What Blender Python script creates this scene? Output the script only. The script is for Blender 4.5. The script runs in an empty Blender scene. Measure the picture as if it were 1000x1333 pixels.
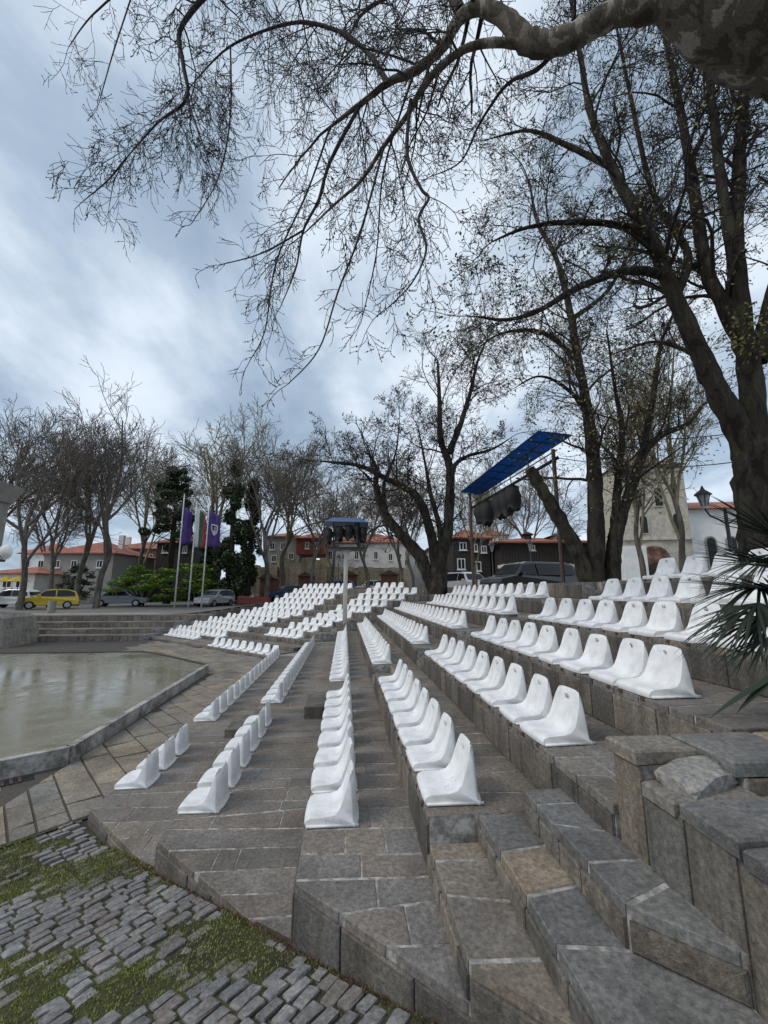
import bpy, bmesh, math, random
import numpy as np
from mathutils import Vector, Matrix
R = math.radians
rng = np.random.default_rng(7)
random.seed(7)
scn = bpy.context.scene
COL = scn.collection

# ------------------------------------------------------------------ camera
ZC = 2.4
F = 548.7; TH = R(10.65); YAW = R(5.24)
cam = bpy.data.cameras.new('camera'); camo = bpy.data.objects.new('camera', cam); COL.objects.link(camo)
cam.sensor_fit = 'HORIZONTAL'; cam.sensor_width = 36; cam.lens = 36 * F / 1000
cam.clip_start = .05; cam.clip_end = 3000
camo.location = (0, 0, ZC); camo.rotation_euler = (R(90) + TH, 0, -YAW)
scn.camera = camo

def ray(u, v):
    dx = (u - 500) / F; dy = -(v - 666.5) / F
    fw = math.cos(TH) - dy * math.sin(TH); up = math.sin(TH) + dy * math.cos(TH)
    return Vector((dx * math.cos(YAW) + fw * math.sin(YAW), -dx * math.sin(YAW) + fw * math.cos(YAW), up)), fw
# ------------------------------------------------------------------ world, sun, exposure
SUN_EL, SUN_AZ = R(46), R(-105)          # azimuth measured from +Y towards +X
w = bpy.data.worlds.new('World'); scn.world = w; w.use_nodes = True
nt = w.node_tree; nt.nodes.clear(); N = nt.nodes.new; LK = nt.links.new
def mth(op, a, b=None, c=None):
    n = N('ShaderNodeMath'); n.operation = op
    for i, x in enumerate((a, b, c)):
        if x is None: continue
        if isinstance(x, (int, float)): n.inputs[i].default_value = x
        else: LK(x, n.inputs[i])
    return n.outputs[0]
tc = N('ShaderNodeTexCoord')
sep = N('ShaderNodeSeparateXYZ'); LK(tc.outputs['Generated'], sep.inputs[0])
zz = mth('ADD', mth('MAXIMUM', sep.outputs[2], 0.0), 0.22)
cx = mth('DIVIDE', sep.outputs[0], zz); cy = mth('DIVIDE', sep.outputs[1], zz)
cmb = N('ShaderNodeCombineXYZ'); LK(cx, cmb.inputs[0]); LK(cy, cmb.inputs[1])
mp = N('ShaderNodeMapping'); mp.inputs['Rotation'].default_value = (0, 0, R(8)); mp.inputs['Scale'].default_value = (1.9, 1.2, 1)
mp.inputs['Location'].default_value = (3.1, 1.7, 0)
LK(cmb.outputs[0], mp.inputs[0])
n1 = N('ShaderNodeTexNoise'); n1.inputs['Scale'].default_value = 1.0; n1.inputs['Detail'].default_value = 8; n1.inputs['Roughness'].default_value = .56; n1.inputs['Distortion'].default_value = .15
LK(mp.outputs[0], n1.inputs['Vector'])
n2 = N('ShaderNodeTexNoise'); n2.inputs['Scale'].default_value = .55; n2.inputs['Detail'].default_value = 3
LK(cmb.outputs[0], n2.inputs['Vector'])
cl = mth('ADD', mth('MULTIPLY', n1.outputs[0], .65), mth('MULTIPLY', n2.outputs[0], .35))
# thin cloud: one broad brighter patch of sky, away from the sun
sd = Vector((math.cos(SUN_EL) * math.sin(SUN_AZ), math.cos(SUN_EL) * math.cos(SUN_AZ), math.sin(SUN_EL)))
dt = N('ShaderNodeVectorMath'); dt.operation = 'DOT_PRODUCT'; LK(tc.outputs['Generated'], dt.inputs[0]); dt.inputs[1].default_value = sd
thin = Vector(ray(560, 360)[0]).normalized(); dt.inputs[1].default_value = thin      # the cloud layer is thinnest over the tall trees
glow = mth('MULTIPLY', mth('POWER', mth('MAXIMUM', dt.outputs['Value'], 0.0), 8.0), .06)
ramp = N('ShaderNodeValToRGB'); LK(mth('ADD', cl, glow), ramp.inputs[0])
e = ramp.color_ramp.elements; e[0].position = .36; e[0].color = (.24, .32, .42, 1); e[1].position = .80; e[1].color = (.93, .95, .98, 1)
x = e.new(.46); x.color = (.36, .45, .56, 1); x = e.new(.56); x.color = (.64, .72, .81, 1)
sky = N('ShaderNodeTexSky'); sky.sky_type = 'NISHITA'; sky.sun_disc = False; sky.sun_elevation = SUN_EL; sky.sun_rotation = SUN_AZ
sk = N('ShaderNodeVectorMath'); sk.operation = 'SCALE'; LK(sky.outputs[0], sk.inputs[0]); sk.inputs['Scale'].default_value = .1
mx = N('ShaderNodeMix'); mx.data_type = 'RGBA'; mx.inputs['Factor'].default_value = .88
LK(sk.outputs[0], mx.inputs['A']); LK(ramp.outputs[0], mx.inputs['B'])
bg = N('ShaderNodeBackground'); bg.inputs['Strength'].default_value = 1.0; LK(mx.outputs['Result'], bg.inputs['Color'])
wo = N('ShaderNodeOutputWorld'); LK(bg.outputs[0], wo.inputs[0])
sl = bpy.data.lights.new('sun', 'SUN'); so = bpy.data.objects.new('sun', sl); COL.objects.link(so)
sl.energy = 1.2; sl.angle = R(22); sl.color = (1, .93, .84)
so.rotation_euler = sd.to_track_quat('Z', 'Y').to_euler()
so.location = (0, 0, 40)
scn.view_settings.view_transform = 'Standard'; scn.view_settings.look = 'None'
scn.view_settings.exposure = .36; scn.view_settings.gamma = 1; scn.view_settings.use_curve_mapping = False

# ------------------------------------------------------------------ measuring helpers
def at(u, v, d):
    """point that the photograph shows at (u, v), d metres ahead of the camera"""
    r, fw = ray(u, v); return Vector((0, 0, ZC)) + r * (d / fw)
def on_line(u, v, s):
    r, fw = ray(u, v); return Vector((0, 0, ZC)) + r * (s / (r.x + r.y))

# ------------------------------------------------------------------ materials
MATS = {}
def mat(name, fn):
    if name in MATS: return MATS[name]
    m = bpy.data.materials.new(name); m.use_nodes = True
    t = m.node_tree; t.nodes.clear()
    o = t.nodes.new('ShaderNodeOutputMaterial'); b = t.nodes.new('ShaderNodeBsdfPrincipled'); t.links.new(b.outputs[0], o.inputs[0])
    fn(t, b); MATS[name] = m; return m
def nd(t, typ, **kw):
    n = t.nodes.new(typ)
    for k, v in kw.items():
        if k in n.inputs: n.inputs[k].default_value = v
        else: setattr(n, k, v)
    return n
def rampn(t, src, stops):
    r = t.nodes.new('ShaderNodeValToRGB'); t.links.new(src, r.inputs[0]); e = r.color_ramp.elements
    e[0].position, e[0].color = stops[0][0], (*stops[0][1], 1); e[1].position, e[1].color = stops[-1][0], (*stops[-1][1], 1)
    for p, c in stops[1:-1]: q = e.new(p); q.color = (*c, 1)
    return r.outputs[0]
def mixc(t, f, a, b, mode='MIX'):
    m = t.nodes.new('ShaderNodeMix'); m.data_type = 'RGBA'; m.blend_type = mode
    for k, v in (('Factor', f), ('A', a), ('B', b)):
        s = m.inputs[k]
        if isinstance(v, (int, float)): s.default_value = v
        elif isinstance(v, tuple): s.default_value = (*v, 1)
        else: t.links.new(v, s)
    return m.outputs['Result']
def mt(t, op, a, b):
    n = t.nodes.new('ShaderNodeMath'); n.operation = op
    for i, x in enumerate((a, b)):
        if isinstance(x, (int, float)): n.inputs[i].default_value = x
        else: t.links.new(x, n.inputs[i])
    return n.outputs[0]
def noise(t, scale, detail=5, rough=.55, vec=None, dist=0):
    n = nd(t, 'ShaderNodeTexNoise', Scale=scale, Detail=detail, Roughness=rough, Distortion=dist)
    if vec is None:
        g = nd(t, 'ShaderNodeNewGeometry'); vec = g.outputs['Position']
    t.links.new(vec, n.inputs['Vector']); return n.outputs[0]
def bump(t, b, h, strength=.4, dist=.01):
    n = nd(t, 'ShaderNodeBump', Strength=strength, Distance=dist); t.links.new(h, n.inputs['Height']); t.links.new(n.outputs[0], b.inputs['Normal'])
def rnd(t):
    o = nd(t, 'ShaderNodeObjectInfo'); g = nd(t, 'ShaderNodeNewGeometry')
    return mt(t, 'FRACT', mt(t, 'ADD', o.outputs['Random'], g.outputs['Random Per Island']), 0)
def stone(name, cols, wet=.5, spots=.35, vertical=False, bstr=.5):
    def fn(t, b):
        r = rnd(t)
        n = len(cols); c = rampn(t, r, [(i / (n - 1) if n > 1 else 0, q) for i, q in enumerate(cols)])
        f1 = noise(t, 3.2, 7, .65, None, .5); f2 = noise(t, 38, 8, .74); f3 = noise(t, 170, 3, .6)
        c = mixc(t, mt(t, 'MULTIPLY', rampn(t, f1, [(.38, (0, 0, 0)), (.66, (1, 1, 1))]), .55), c, mixc(t, 1.0, c, (.42, .40, .38), 'MULTIPLY'))
        f0 = noise(t, .9, 5, .6, None, .8)
        c = mixc(t, mt(t, 'MULTIPLY', rampn(t, f0, [(.46, (0, 0, 0)), (.60, (1, 1, 1))]), .55 * min(1, wet * 1.3)), c, mixc(t, 1.0, c, (.46, .43, .40), 'MULTIPLY'))
        c = mixc(t, .85, c, rampn(t, f2, [(.30, (.30, .28, .26)), (.48, (.9, .9, .9)), (.70, (1.9, 1.8, 1.65))]), 'MULTIPLY')
        c = mixc(t, mt(t, 'MULTIPLY', rampn(t, f3, [(.60, (0, 0, 0)), (.70, (1, 1, 1))]), spots), c, (.36, .35, .32))
        if vertical:
            g = nd(t, 'ShaderNodeNewGeometry'); mpp = nd(t, 'ShaderNodeMapping'); mpp.inputs['Scale'].default_value = (7, 7, .5); t.links.new(g.outputs['Position'], mpp.inputs[0])
            f4 = noise(t, 1.0, 5, .6, mpp.outputs[0])
            c = mixc(t, mt(t, 'MULTIPLY', rampn(t, f4, [(.42, (0, 0, 0)), (.62, (1, 1, 1))]), .6), c, mixc(t, 1.0, c, (.32, .31, .29), 'MULTIPLY'))
        t.links.new(c, b.inputs['Base Color'])
        t.links.new(rampn(t, f1, [(.3, (.85,) * 3), (.62, (.85 - .45 * wet,) * 3)]), b.inputs['Roughness'])
        bump(t, b, mt(t, 'ADD', f2, mt(t, 'MULTIPLY', f3, .35)), bstr, .012)
    return mat(name, fn)
def plain(name, col, rough=.6, metal=0, var=.25, scale=8, bstr=0, spec=None, col2=None):
    def fn(t, b):
        f = noise(t, scale, 5, .6)
        c2 = col2 or tuple(x * (1 - var) for x in col)
        t.links.new(mixc(t, rampn(t, f, [(.35, (0, 0, 0)), (.65, (1, 1, 1))]), col, c2), b.inputs['Base Color'])
        b.inputs['Roughness'].default_value = rough; b.inputs['Metallic'].default_value = metal
        if bstr: bump(t, b, f, bstr, .01)
    return mat(name, fn)
M_SLAB = stone('tread_stone', [(0.209, 0.182, 0.157), (0.179, 0.152, 0.129), (0.200, 0.190, 0.181), (0.246, 0.209, 0.168), (0.137, 0.128, 0.115)], wet=.75)
M_SLATE = stone('slate_stone', [(0.148, 0.151, 0.151), (0.187, 0.187, 0.179), (0.135, 0.135, 0.135), (0.218, 0.193, 0.160), (0.263, 0.215, 0.162)], wet=.7)
M_RISER = stone('riser_stone', [(0.180, 0.166, 0.143), (0.097, 0.092, 0.084), (0.263, 0.230, 0.187), (0.139, 0.133, 0.127), (0.125, 0.103, 0.080)], wet=.4, vertical=True, bstr=.9)
M_WALL = stone('planter_wall_stone', [(0.198, 0.188, 0.169), (0.253, 0.209, 0.160), (0.175, 0.175, 0.165), (0.222, 0.202, 0.172)], wet=.3, vertical=True, bstr=1.0)
M_FLAG = stone('flag_stone', [(0.215, 0.189, 0.158), (0.314, 0.257, 0.187), (0.183, 0.168, 0.147), (0.265, 0.230, 0.185), (0.206, 0.196, 0.180), (0.334, 0.264, 0.173)], wet=.75)
M_COB = stone('cobble_stone', [(0.232, 0.233, 0.240), (0.298, 0.298, 0.298), (0.178, 0.183, 0.193), (0.259, 0.224, 0.205), (0.257, 0.257, 0.257), (0.204, 0.204, 0.213)], wet=.55, spots=.2, bstr=.8)
M_FAR = stone('far_step_stone', [(0.221, 0.202, 0.178), (0.170, 0.156, 0.141), (0.273, 0.248, 0.214), (0.195, 0.176, 0.156)], wet=.5, vertical=True, bstr=.6)
def _mortar(t, b):
    f = noise(t, 14, 6, .7)
    t.links.new(rampn(t, f, [(.34, (.11, .10, .088)), (.48, (.22, .21, .195)), (.62, (.43, .42, .40))]), b.inputs['Base Color']); b.inputs['Roughness'].default_value = .85
    bump(t, b, f, .6, .01)
M_MORTAR = mat('mortar', _mortar)
TOPGAP = .0045
def _white(t, b):
    oc = nd(t, 'ShaderNodeTexCoord'); oi = nd(t, 'ShaderNodeObjectInfo')
    ad = nd(t, 'ShaderNodeVectorMath', operation='ADD'); t.links.new(oc.outputs['Object'], ad.inputs[0])
    sc = nd(t, 'ShaderNodeVectorMath', operation='SCALE'); sc.inputs[0].default_value = (37, 19, 53); t.links.new(oi.outputs['Random'], sc.inputs['Scale']); t.links.new(sc.outputs[0], ad.inputs[1])
    v = ad.outputs[0]
    f = noise(t, 9, 5, .6, v); g = noise(t, 45, 4, .6, v); k = noise(t, 3.5, 4, .6, v)
    c = mixc(t, rampn(t, f, [(.4, (0, 0, 0)), (.75, (1, 1, 1))]), (.80, .805, .81), (.60, .60, .585))
    # rain dirt collects in the hollow of the seat
    s3 = nd(t, 'ShaderNodeSeparateXYZ'); t.links.new(oc.outputs['Object'], s3.inputs[0])
    hol = mt(t, 'SUBTRACT', 1.0, mt(t, 'MULTIPLY', mt(t, 'ABSOLUTE', mt(t, 'SUBTRACT', s3.outputs[0], .205), 0), 11))
    hol = mt(t, 'MULTIPLY', mt(t, 'MAXIMUM', hol, 0.0), mt(t, 'LESS_THAN', s3.outputs[2], .11))
    sp = mt(t, 'MULTIPLY', rampn(t, g, [(.60, (0, 0, 0)), (.68, (1, 1, 1))]), mt(t, 'MULTIPLY', hol, rampn(t, k, [(.45, (0, 0, 0)), (.55, (1, 1, 1))])))
    c = mixc(t, mt(t, 'MULTIPLY', sp, .8), c, (.22, .12, .09))
    t.links.new(c, b.inputs['Base Color']); b.inputs['Roughness'].default_value = .38; b.inputs['Specular IOR Level'].default_value = .45
    b.inputs['Subsurface Weight'].default_value = .0
M_SEAT = mat('seat_plastic', _white)
M_INK = plain('number_ink', (.03, .03, .035), .6)
M_STEEL = plain('dark_steel', (.045, .045, .048), .5, .6)
M_RUST = plain('rusty_steel', (.11, .065, .045), .7, .3, col2=(.06, .05, .048))
M_WHITEP = plain('white_paint', (.74, .74, .72), .5, var=.3, scale=3)
def bark(name, c1, c2, c3, scale=3, bstr=1.0):
    def fn(t, b):
        g = nd(t, 'ShaderNodeNewGeometry'); mpp = nd(t, 'ShaderNodeMapping'); mpp.inputs['Scale'].default_value = (1, 1, .35); t.links.new(g.outputs['Position'], mpp.inputs[0])
        f = noise(t, scale, 5, .6, mpp.outputs[0], .6); f2 = noise(t, scale * 13, 9, .72, mpp.outputs[0])
        c = rampn(t, f, [(.36, c1), (.44, c1), (.455, c2), (.56, c2), (.575, c3)])
        c = mixc(t, .8, c, rampn(t, f2, [(.3, (.4, .4, .4)), (.65, (1.3, 1.3, 1.3))]), 'MULTIPLY')
        t.links.new(c, b.inputs['Base Color']); b.inputs['Roughness'].default_value = .9; b.inputs['Specular IOR Level'].default_value = .2
        bump(t, b, mt(t, 'ADD', f2, mt(t, 'MULTIPLY', f, .5)), bstr, .03)
    return mat(name, fn)
M_PLANE = bark('plane_bark', (.10, .085, .065), (.19, .165, .13), (.42, .39, .33), 4)
M_TWIG = plain('twig_bark', (.05, .038, .033), .9, col2=(.028, .022, .02))
M_DBARK = bark('dark_bark', (.028, .023, .019), (.052, .044, .036), (.075, .070, .048), 6, 1.0)
M_GBARK = bark('grey_bark', (.085, .075, .064), (.125, .112, .096), (.17, .153, .13), 4, .6)
M_GTWIG = plain('grey_twig', (.17, .145, .12), .9, col2=(.11, .093, .078))
M_PTWIG = plain('pale_twig', (.26, .23, .15), .9, col2=(.17, .155, .095))
def leafm(name, a, b_, tr=.35):
    def fn(t, b):
        g = nd(t, 'ShaderNodeNewGeometry'); c = rampn(t, g.outputs['Random Per Island'], [(0, a), (1, b_)])
        t.links.new(c, b.inputs['Base Color']); b.inputs['Roughness'].default_value = .55
        b.inputs['Transmission Weight'].default_value = 0
    return mat(name, fn)
M_YLEAF = leafm('young_leaf', (.13, .13, .03), (.22, .20, .05))
M_BUSH = leafm('bush_leaf', (.14, .26, .035), (.28, .40, .06))
M_PINE = leafm('needle', (.025, .05, .02), (.06, .09, .035))
M_IVY = leafm('ivy_leaf', (.022, .04, .016), (.06, .085, .03))
M_PALM = leafm('palm_leaf', (.007, .014, .008), (.02, .032, .015))
M_MOSS = leafm('moss_blade', (.10, .13, .02), (.24, .24, .04))
M_DRY = leafm('dry_plant', (.10, .035, .025), (.16, .06, .04))

# ------------------------------------------------------------------ object helpers
def tag(o, label=None, cat=None, group=None, kind=None):
    if label: o['label'] = label
    if cat: o['category'] = cat
    if group: o['group'] = group
    if kind: o['kind'] = kind
    return o
def link(name, me, parent=None, m=None):
    o = bpy.data.objects.new(name, me); COL.objects.link(o)
    if parent is not None: o.parent = parent
    if m is not None and me is not None and not me.materials: me.materials.append(m)
    return o
def empty(name, loc=(0, 0, 0), rz=0):
    o = bpy.data.objects.new(name, None); COL.objects.link(o); o.location = loc; o.rotation_euler = (0, 0, rz); o.empty_display_size = .2; return o
def copy_tree(o, parent=None):
    c = o.copy(); COL.objects.link(c); c.parent = parent
    for ch in list(o.children): copy_tree(ch, c)
    return c
def mesh(name, v, f, smooth=False):
    me = bpy.data.meshes.new(name); me.from_pydata([tuple(p) for p in v], [], f); me.update()
    if smooth: me.polygons.foreach_set('use_smooth', [True] * len(me.polygons))
    return me
class MB:
    """collects simple shapes into one mesh"""
    def __init__(s): s.v = []; s.f = []
    def add(s, v, f):
        o = len(s.v); s.v += [tuple(p) for p in v]; s.f += [tuple(i + o for i in q) for q in f]; return s
    def box(s, x0, x1, y0, y1, z0, z1):
        return s.add([(x0, y0, z0), (x1, y0, z0), (x1, y1, z0), (x0, y1, z0), (x0, y0, z1), (x1, y0, z1), (x1, y1, z1), (x0, y1, z1)],
                     [(3, 2, 1, 0), (4, 5, 6, 7), (0, 1, 5, 4), (1, 2, 6, 5), (2, 3, 7, 6), (3, 0, 4, 7)])
    def prism(s, poly, z0, z1):
        n = len(poly); return s.add([(x, y, z0) for x, y in poly] + [(x, y, z1) for x, y in poly],
            [tuple(range(n - 1, -1, -1)), tuple(range(n, 2 * n))] + [(i, (i + 1) % n, n + (i + 1) % n, n + i) for i in range(n)])
    def tube(s, pts, rad, k=8, cap=True):
        pts = [Vector(p) for p in pts]; n = len(pts); rad = [rad] * n if isinstance(rad, (int, float)) else rad
        o = len(s.v); ref = Vector((.31, .2, .93))
        for i, p in enumerate(pts):
            t = (pts[min(i + 1, n - 1)] - pts[max(i - 1, 0)]).normalized()
            rf = ref if abs(t.dot(ref)) < .92 else Vector((1, 0, 0))
            a = t.cross(rf).normalized(); b = t.cross(a)
            for j in range(k): q = 2 * math.pi * j / k; s.v.append(tuple(p + (a * math.cos(q) + b * math.sin(q)) * rad[i]))
        for i in range(n - 1):
            for j in range(k): s.f.append((o + i * k + j, o + i * k + (j + 1) % k, o + (i + 1) * k + (j + 1) % k, o + (i + 1) * k + j))
        if cap: s.f.append(tuple(o + j for j in range(k))[::-1]); s.f.append(tuple(o + (n - 1) * k + j for j in range(k)))
        return s
    def sphere(s, c, r, nu=10, nv=6, sc=(1, 1, 1)):
        o = len(s.v); c = Vector(c)
        for i in range(nv + 1):
            th = math.pi * i / nv
            for j in range(nu):
                ph = 2 * math.pi * j / nu; s.v.append((c.x + r * sc[0] * math.sin(th) * math.cos(ph), c.y + r * sc[1] * math.sin(th) * math.sin(ph), c.z + r * sc[2] * math.cos(th)))
        for i in range(nv):
            for j in range(nu): s.f.append((o + i * nu + j, o + (i + 1) * nu + j, o + (i + 1) * nu + (j + 1) % nu, o + i * nu + (j + 1) % nu))
        return s
    def obj(s, name, m, parent=None, smooth=False): return link(name, mesh(name, s.v, s.f, smooth), parent, m)
def apply_mods(o):
    dg = bpy.context.evaluated_depsgraph_get(); me = bpy.data.meshes.new_from_object(o.evaluated_get(dg)); o.modifiers.clear(); old = o.data; o.data = me; bpy.data.meshes.remove(old)
def clip(poly, n, c):
    """keep the part of a convex polygon where n.p >= c"""
    out = []
    for i in range(len(poly)):
        a, b = poly[i], poly[(i + 1) % len(poly)]; da = n[0] * a[0] + n[1] * a[1] - c; db = n[0] * b[0] + n[1] * b[1] - c
        if da >= 0: out.append(a)
        if (da >= 0) != (db >= 0): k = da / (da - db); out.append((a[0] + (b[0] - a[0]) * k, a[1] + (b[1] - a[1]) * k))
    return out
def area(p): return .5 * abs(sum(p[i][0] * p[(i + 1) % len(p)][1] - p[(i + 1) % len(p)][0] * p[i][1] for i in range(len(p))))
def slab_geo(poly, zt, th, ch=.005, jit=.003):
    n = len(poly); cxx = sum(p[0] for p in poly) / n; cyy = sum(p[1] for p in poly) / n
    v = [(x, y, zt - th) for x, y in poly]
    dz = [random.uniform(-jit, jit) for _ in poly]
    v += [(x, y, zt - ch + d) for (x, y), d in zip(poly, dz)]
    for (x, y), d in zip(poly, dz):
        l = math.hypot(x - cxx, y - cyy) + 1e-6; k = max(0, 1 - ch * 1.4 / l); v.append((cxx + (x - cxx) * k, cyy + (y - cyy) * k, zt + d))
    f = [tuple(range(2 * n, 3 * n))]
    for a in (0, n): f += [(a + i, a + (i + 1) % n, a + n + (i + 1) % n, a + n + i) for i in range(n)]
    return v, f
def facing(p0, p1, z0, z1, proud, ch=.008, bulge=.006):
    """a stone standing on a wall face that runs from p0 to p1 (outside on the right of p0->p1)"""
    (xa, ya), (xb, yb) = p0, p1; L = math.hypot(xb - xa, yb - ya); ux, uy = (xb - xa) / L, (yb - ya) / L; nx, ny = uy, -ux
    def P(s, z, o): return (xa + ux * s + nx * o, ya + uy * s + ny * o, z)
    j = lambda a: random.uniform(-a, a)
    outer = [(0, z0), (L, z0), (L, z1), (0, z1)]
    o2 = [(ch * 1.3 + j(.004), z0 + ch), (L - ch * 1.3 + j(.004), z0 + ch), (L - ch * 1.3, z1 - ch), (ch * 1.3, z1 - ch)]
    v = [P(s, z, -.01) for s, z in outer] + [P(s, z, proud - ch * .6) for s, z in outer] + [P(s, z, proud + j(.003)) for s, z in o2] + [P(L * (.5 + j(.15)), (z0 + z1) / 2, proud + random.uniform(0, bulge))]
    f = [(i, (i + 1) % 4, 4 + (i + 1) % 4, 4 + i) for i in range(4)] + [(4 + i, 4 + (i + 1) % 4, 8 + (i + 1) % 4, 8 + i) for i in range(4)] + [(8 + i, 8 + (i + 1) % 4, 12) for i in range(4)]
    return v, f

# ------------------------------------------------------------------ the theatre's plan (x across the rows, y along them)
A = {1: -2.60, 2: -1.48, 3: -.25, 4: .54, 5: 1.37, 6: 2.13, 7: 3.00, 8: 3.85, 9: 4.70, 10: 5.60}
ZT = {1: .16, 2: .40, 3: .76, 4: 1.05, 5: 1.35, 6: 1.66, 7: 1.955, 8: 2.26, 9: 2.58}
SL = [13.2, 14.0, 14.8, 15.98, 16.85, 17.7, 18.3, 18.84, 20.0, 21.1, 22.3, 23.5, 24.7, 25.9]      # front lines x + y = s of the turned block
SZ = [.16, .20, .32, .51, .73, .90, 1.10, 1.21, 1.45, 1.69, 1.965, 2.24, 2.53]
SA = [-2.6, -2.2, -1.85, -1.48, -.87, -.25, .15, .54, 1.37, 2.13, 3.0, 3.85, 4.7, 5.6]
CUT = 2.55
ROWN = {1: 'lowest', 2: 'second', 3: 'third', 4: 'fourth', 5: 'fifth', 6: 'sixth', 7: 'seventh', 8: 'eighth', 9: 'ninth'}
def corner(k): return SL[{1: 0, 2: 3, 3: 5, 4: 7, 5: 8, 6: 9, 7: 10, 8: 11, 9: 12, 10: 13}[k]] - A[k]
NEAR_Y = 8.6
def pave(parent, rect, zt, dy=(.22, .34), nx=(2, 3), clips=(), m=M_SLAB, gap=.026, name='tread_slab', far=None, skew=.055, th=.05):
    x0, x1, y0, y1 = rect; y = y0; sk0 = 0
    while y < y1 - .05:
        h = min(random.uniform(*dy), y1 - y)
        if y1 - y - h < .15: h = y1 - y
        sk1 = random.uniform(-skew, skew) if y + h < y1 - .01 else 0
        n = random.randint(*nx); cuts = [0] + sorted(min(.85, max(.15, (i + 1) / n + random.uniform(-.12, .12))) for i in range(n - 1)) + [1]
        for a, b in zip(cuts, cuts[1:]):
            xa, xb = x0 + (x1 - x0) * a, x0 + (x1 - x0) * b
            g = gap / 2 * random.uniform(.6, 1.15); ga = .003; sh = random.uniform(-.02, .02) if 0 < a else 0
            def Y(x, base, sk): return base + sk * ((x - x0) / (x1 - x0) * 2 - 1)
            p = [(xa + ga, Y(xa, y, sk0) + g), (xb - ga, Y(xb, y, sk0) + g), (xb - ga, Y(xb, y + h, sk1) - g), (xa + ga + sh * .3, Y(xa, y + h, sk1) - g)]
            for n_, c_ in clips: p = clip(p, n_, c_) if len(p) > 2 else p
            if len(p) < 3 or area(p) < .003: continue
            v, f = slab_geo(p, zt, th)
            if y < NEAR_Y or far is None: link(name, mesh(name, v, f), parent, m)
            else: far.add(v, f)
        y += h; sk0 = sk1
def face_stones(parent, p0, p1, z0, z1, wd=(.24, .6), m=M_RISER, far=None, name='riser_stone', gap=.014, proud=.018, isnear=True):
    L = math.hypot(p1[0] - p0[0], p1[1] - p0[1]); s = 0
    while s < L - .03:
        h = min(random.uniform(*wd), L - s)
        if L - s - h < .12: h = L - s
        q = lambda t: (p0[0] + (p1[0] - p0[0]) * t / L, p0[1] + (p1[1] - p0[1]) * t / L)
        v, f = facing(q(s + gap / 2), q(s + h - gap / 2), z0 + .003, z1 - .052, proud + random.uniform(0, .006))
        if isnear and (q(s)[1] < NEAR_Y or far is None): link(name, mesh(name, v, f), parent, m)
        else: far.add(v, f)
        s += h

# ground sheets
def poly_sheet(name, poly, z, m, kind='structure'):
    me = mesh(name, [(x, y, z) for x, y in poly], [tuple(range(len(poly)))]); return tag(link(name, me, None, m), kind=kind)
M_PAVE = stone('paving_bed', [(.07, .06, .05), (.09, .078, .064)], wet=.4)
def _plaza(t, b):
    f = noise(t, .25, 5, .6); g = noise(t, 6, 5, .6)
    c = rampn(t, f, [(.35, (.14, .13, .115)), (.6, (.20, .185, .165))]); c = mixc(t, .5, c, rampn(t, g, [(.3, (.6, .6, .6)), (.7, (1.2, 1.2, 1.2))]), 'MULTIPLY')
    t.links.new(c, b.inputs['Base Color']); b.inputs['Roughness'].default_value = .6
M_PLAZA = mat('plaza_paving', _plaza)
poly_sheet('ground', [(-900, -900), (900, -900), (900, 900), (-900, 900)], -.35, M_PLAZA)
paving = poly_sheet('stage_paving', [(-2.35, 5.56), (-2.35, 15.6), (-9.2, 22.35), (-45, 22.35), (-45, -37.09)], .045, M_PAVE)

# left ends of the turned block's rows and its middle aisle, as the photograph shows them
Lr = [(253, 834), (288, 829), (316, 824), (336, 818.6), (355.6, 813), (372.5, 807.5), (388.7, 804), (404, 795.7), (417, 788), (431.6, 780.5), (443, 774), (455, 767)]
Ll = [(212, 830), (213, 822), (245, 815), (264, 811), (288, 806), (306, 801), (322, 797), (337, 793), (351, 786), (364, 780), (376, 773), (389, 767)]
Rr = [(389, 832), (410, 824), (428, 817.4), (450, 811), (465, 807), (495, 799), (517, 791), (540, 782), (540, 774), (523, 767)]
Rl = [(343, 828), (368, 820), (387, 814), (404.6, 808), (419, 805), (431.6, 796.4), (448, 789), (460, 781), (471, 773.6), (483, 766)]
def sx(px, s): return on_line(px[0], px[1], s).x
LEFT = [sx((253, 845), SL[0]) - 3.2] + [sx(Ll[i], SL[i + 1]) - .35 for i in range(12)]

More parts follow.
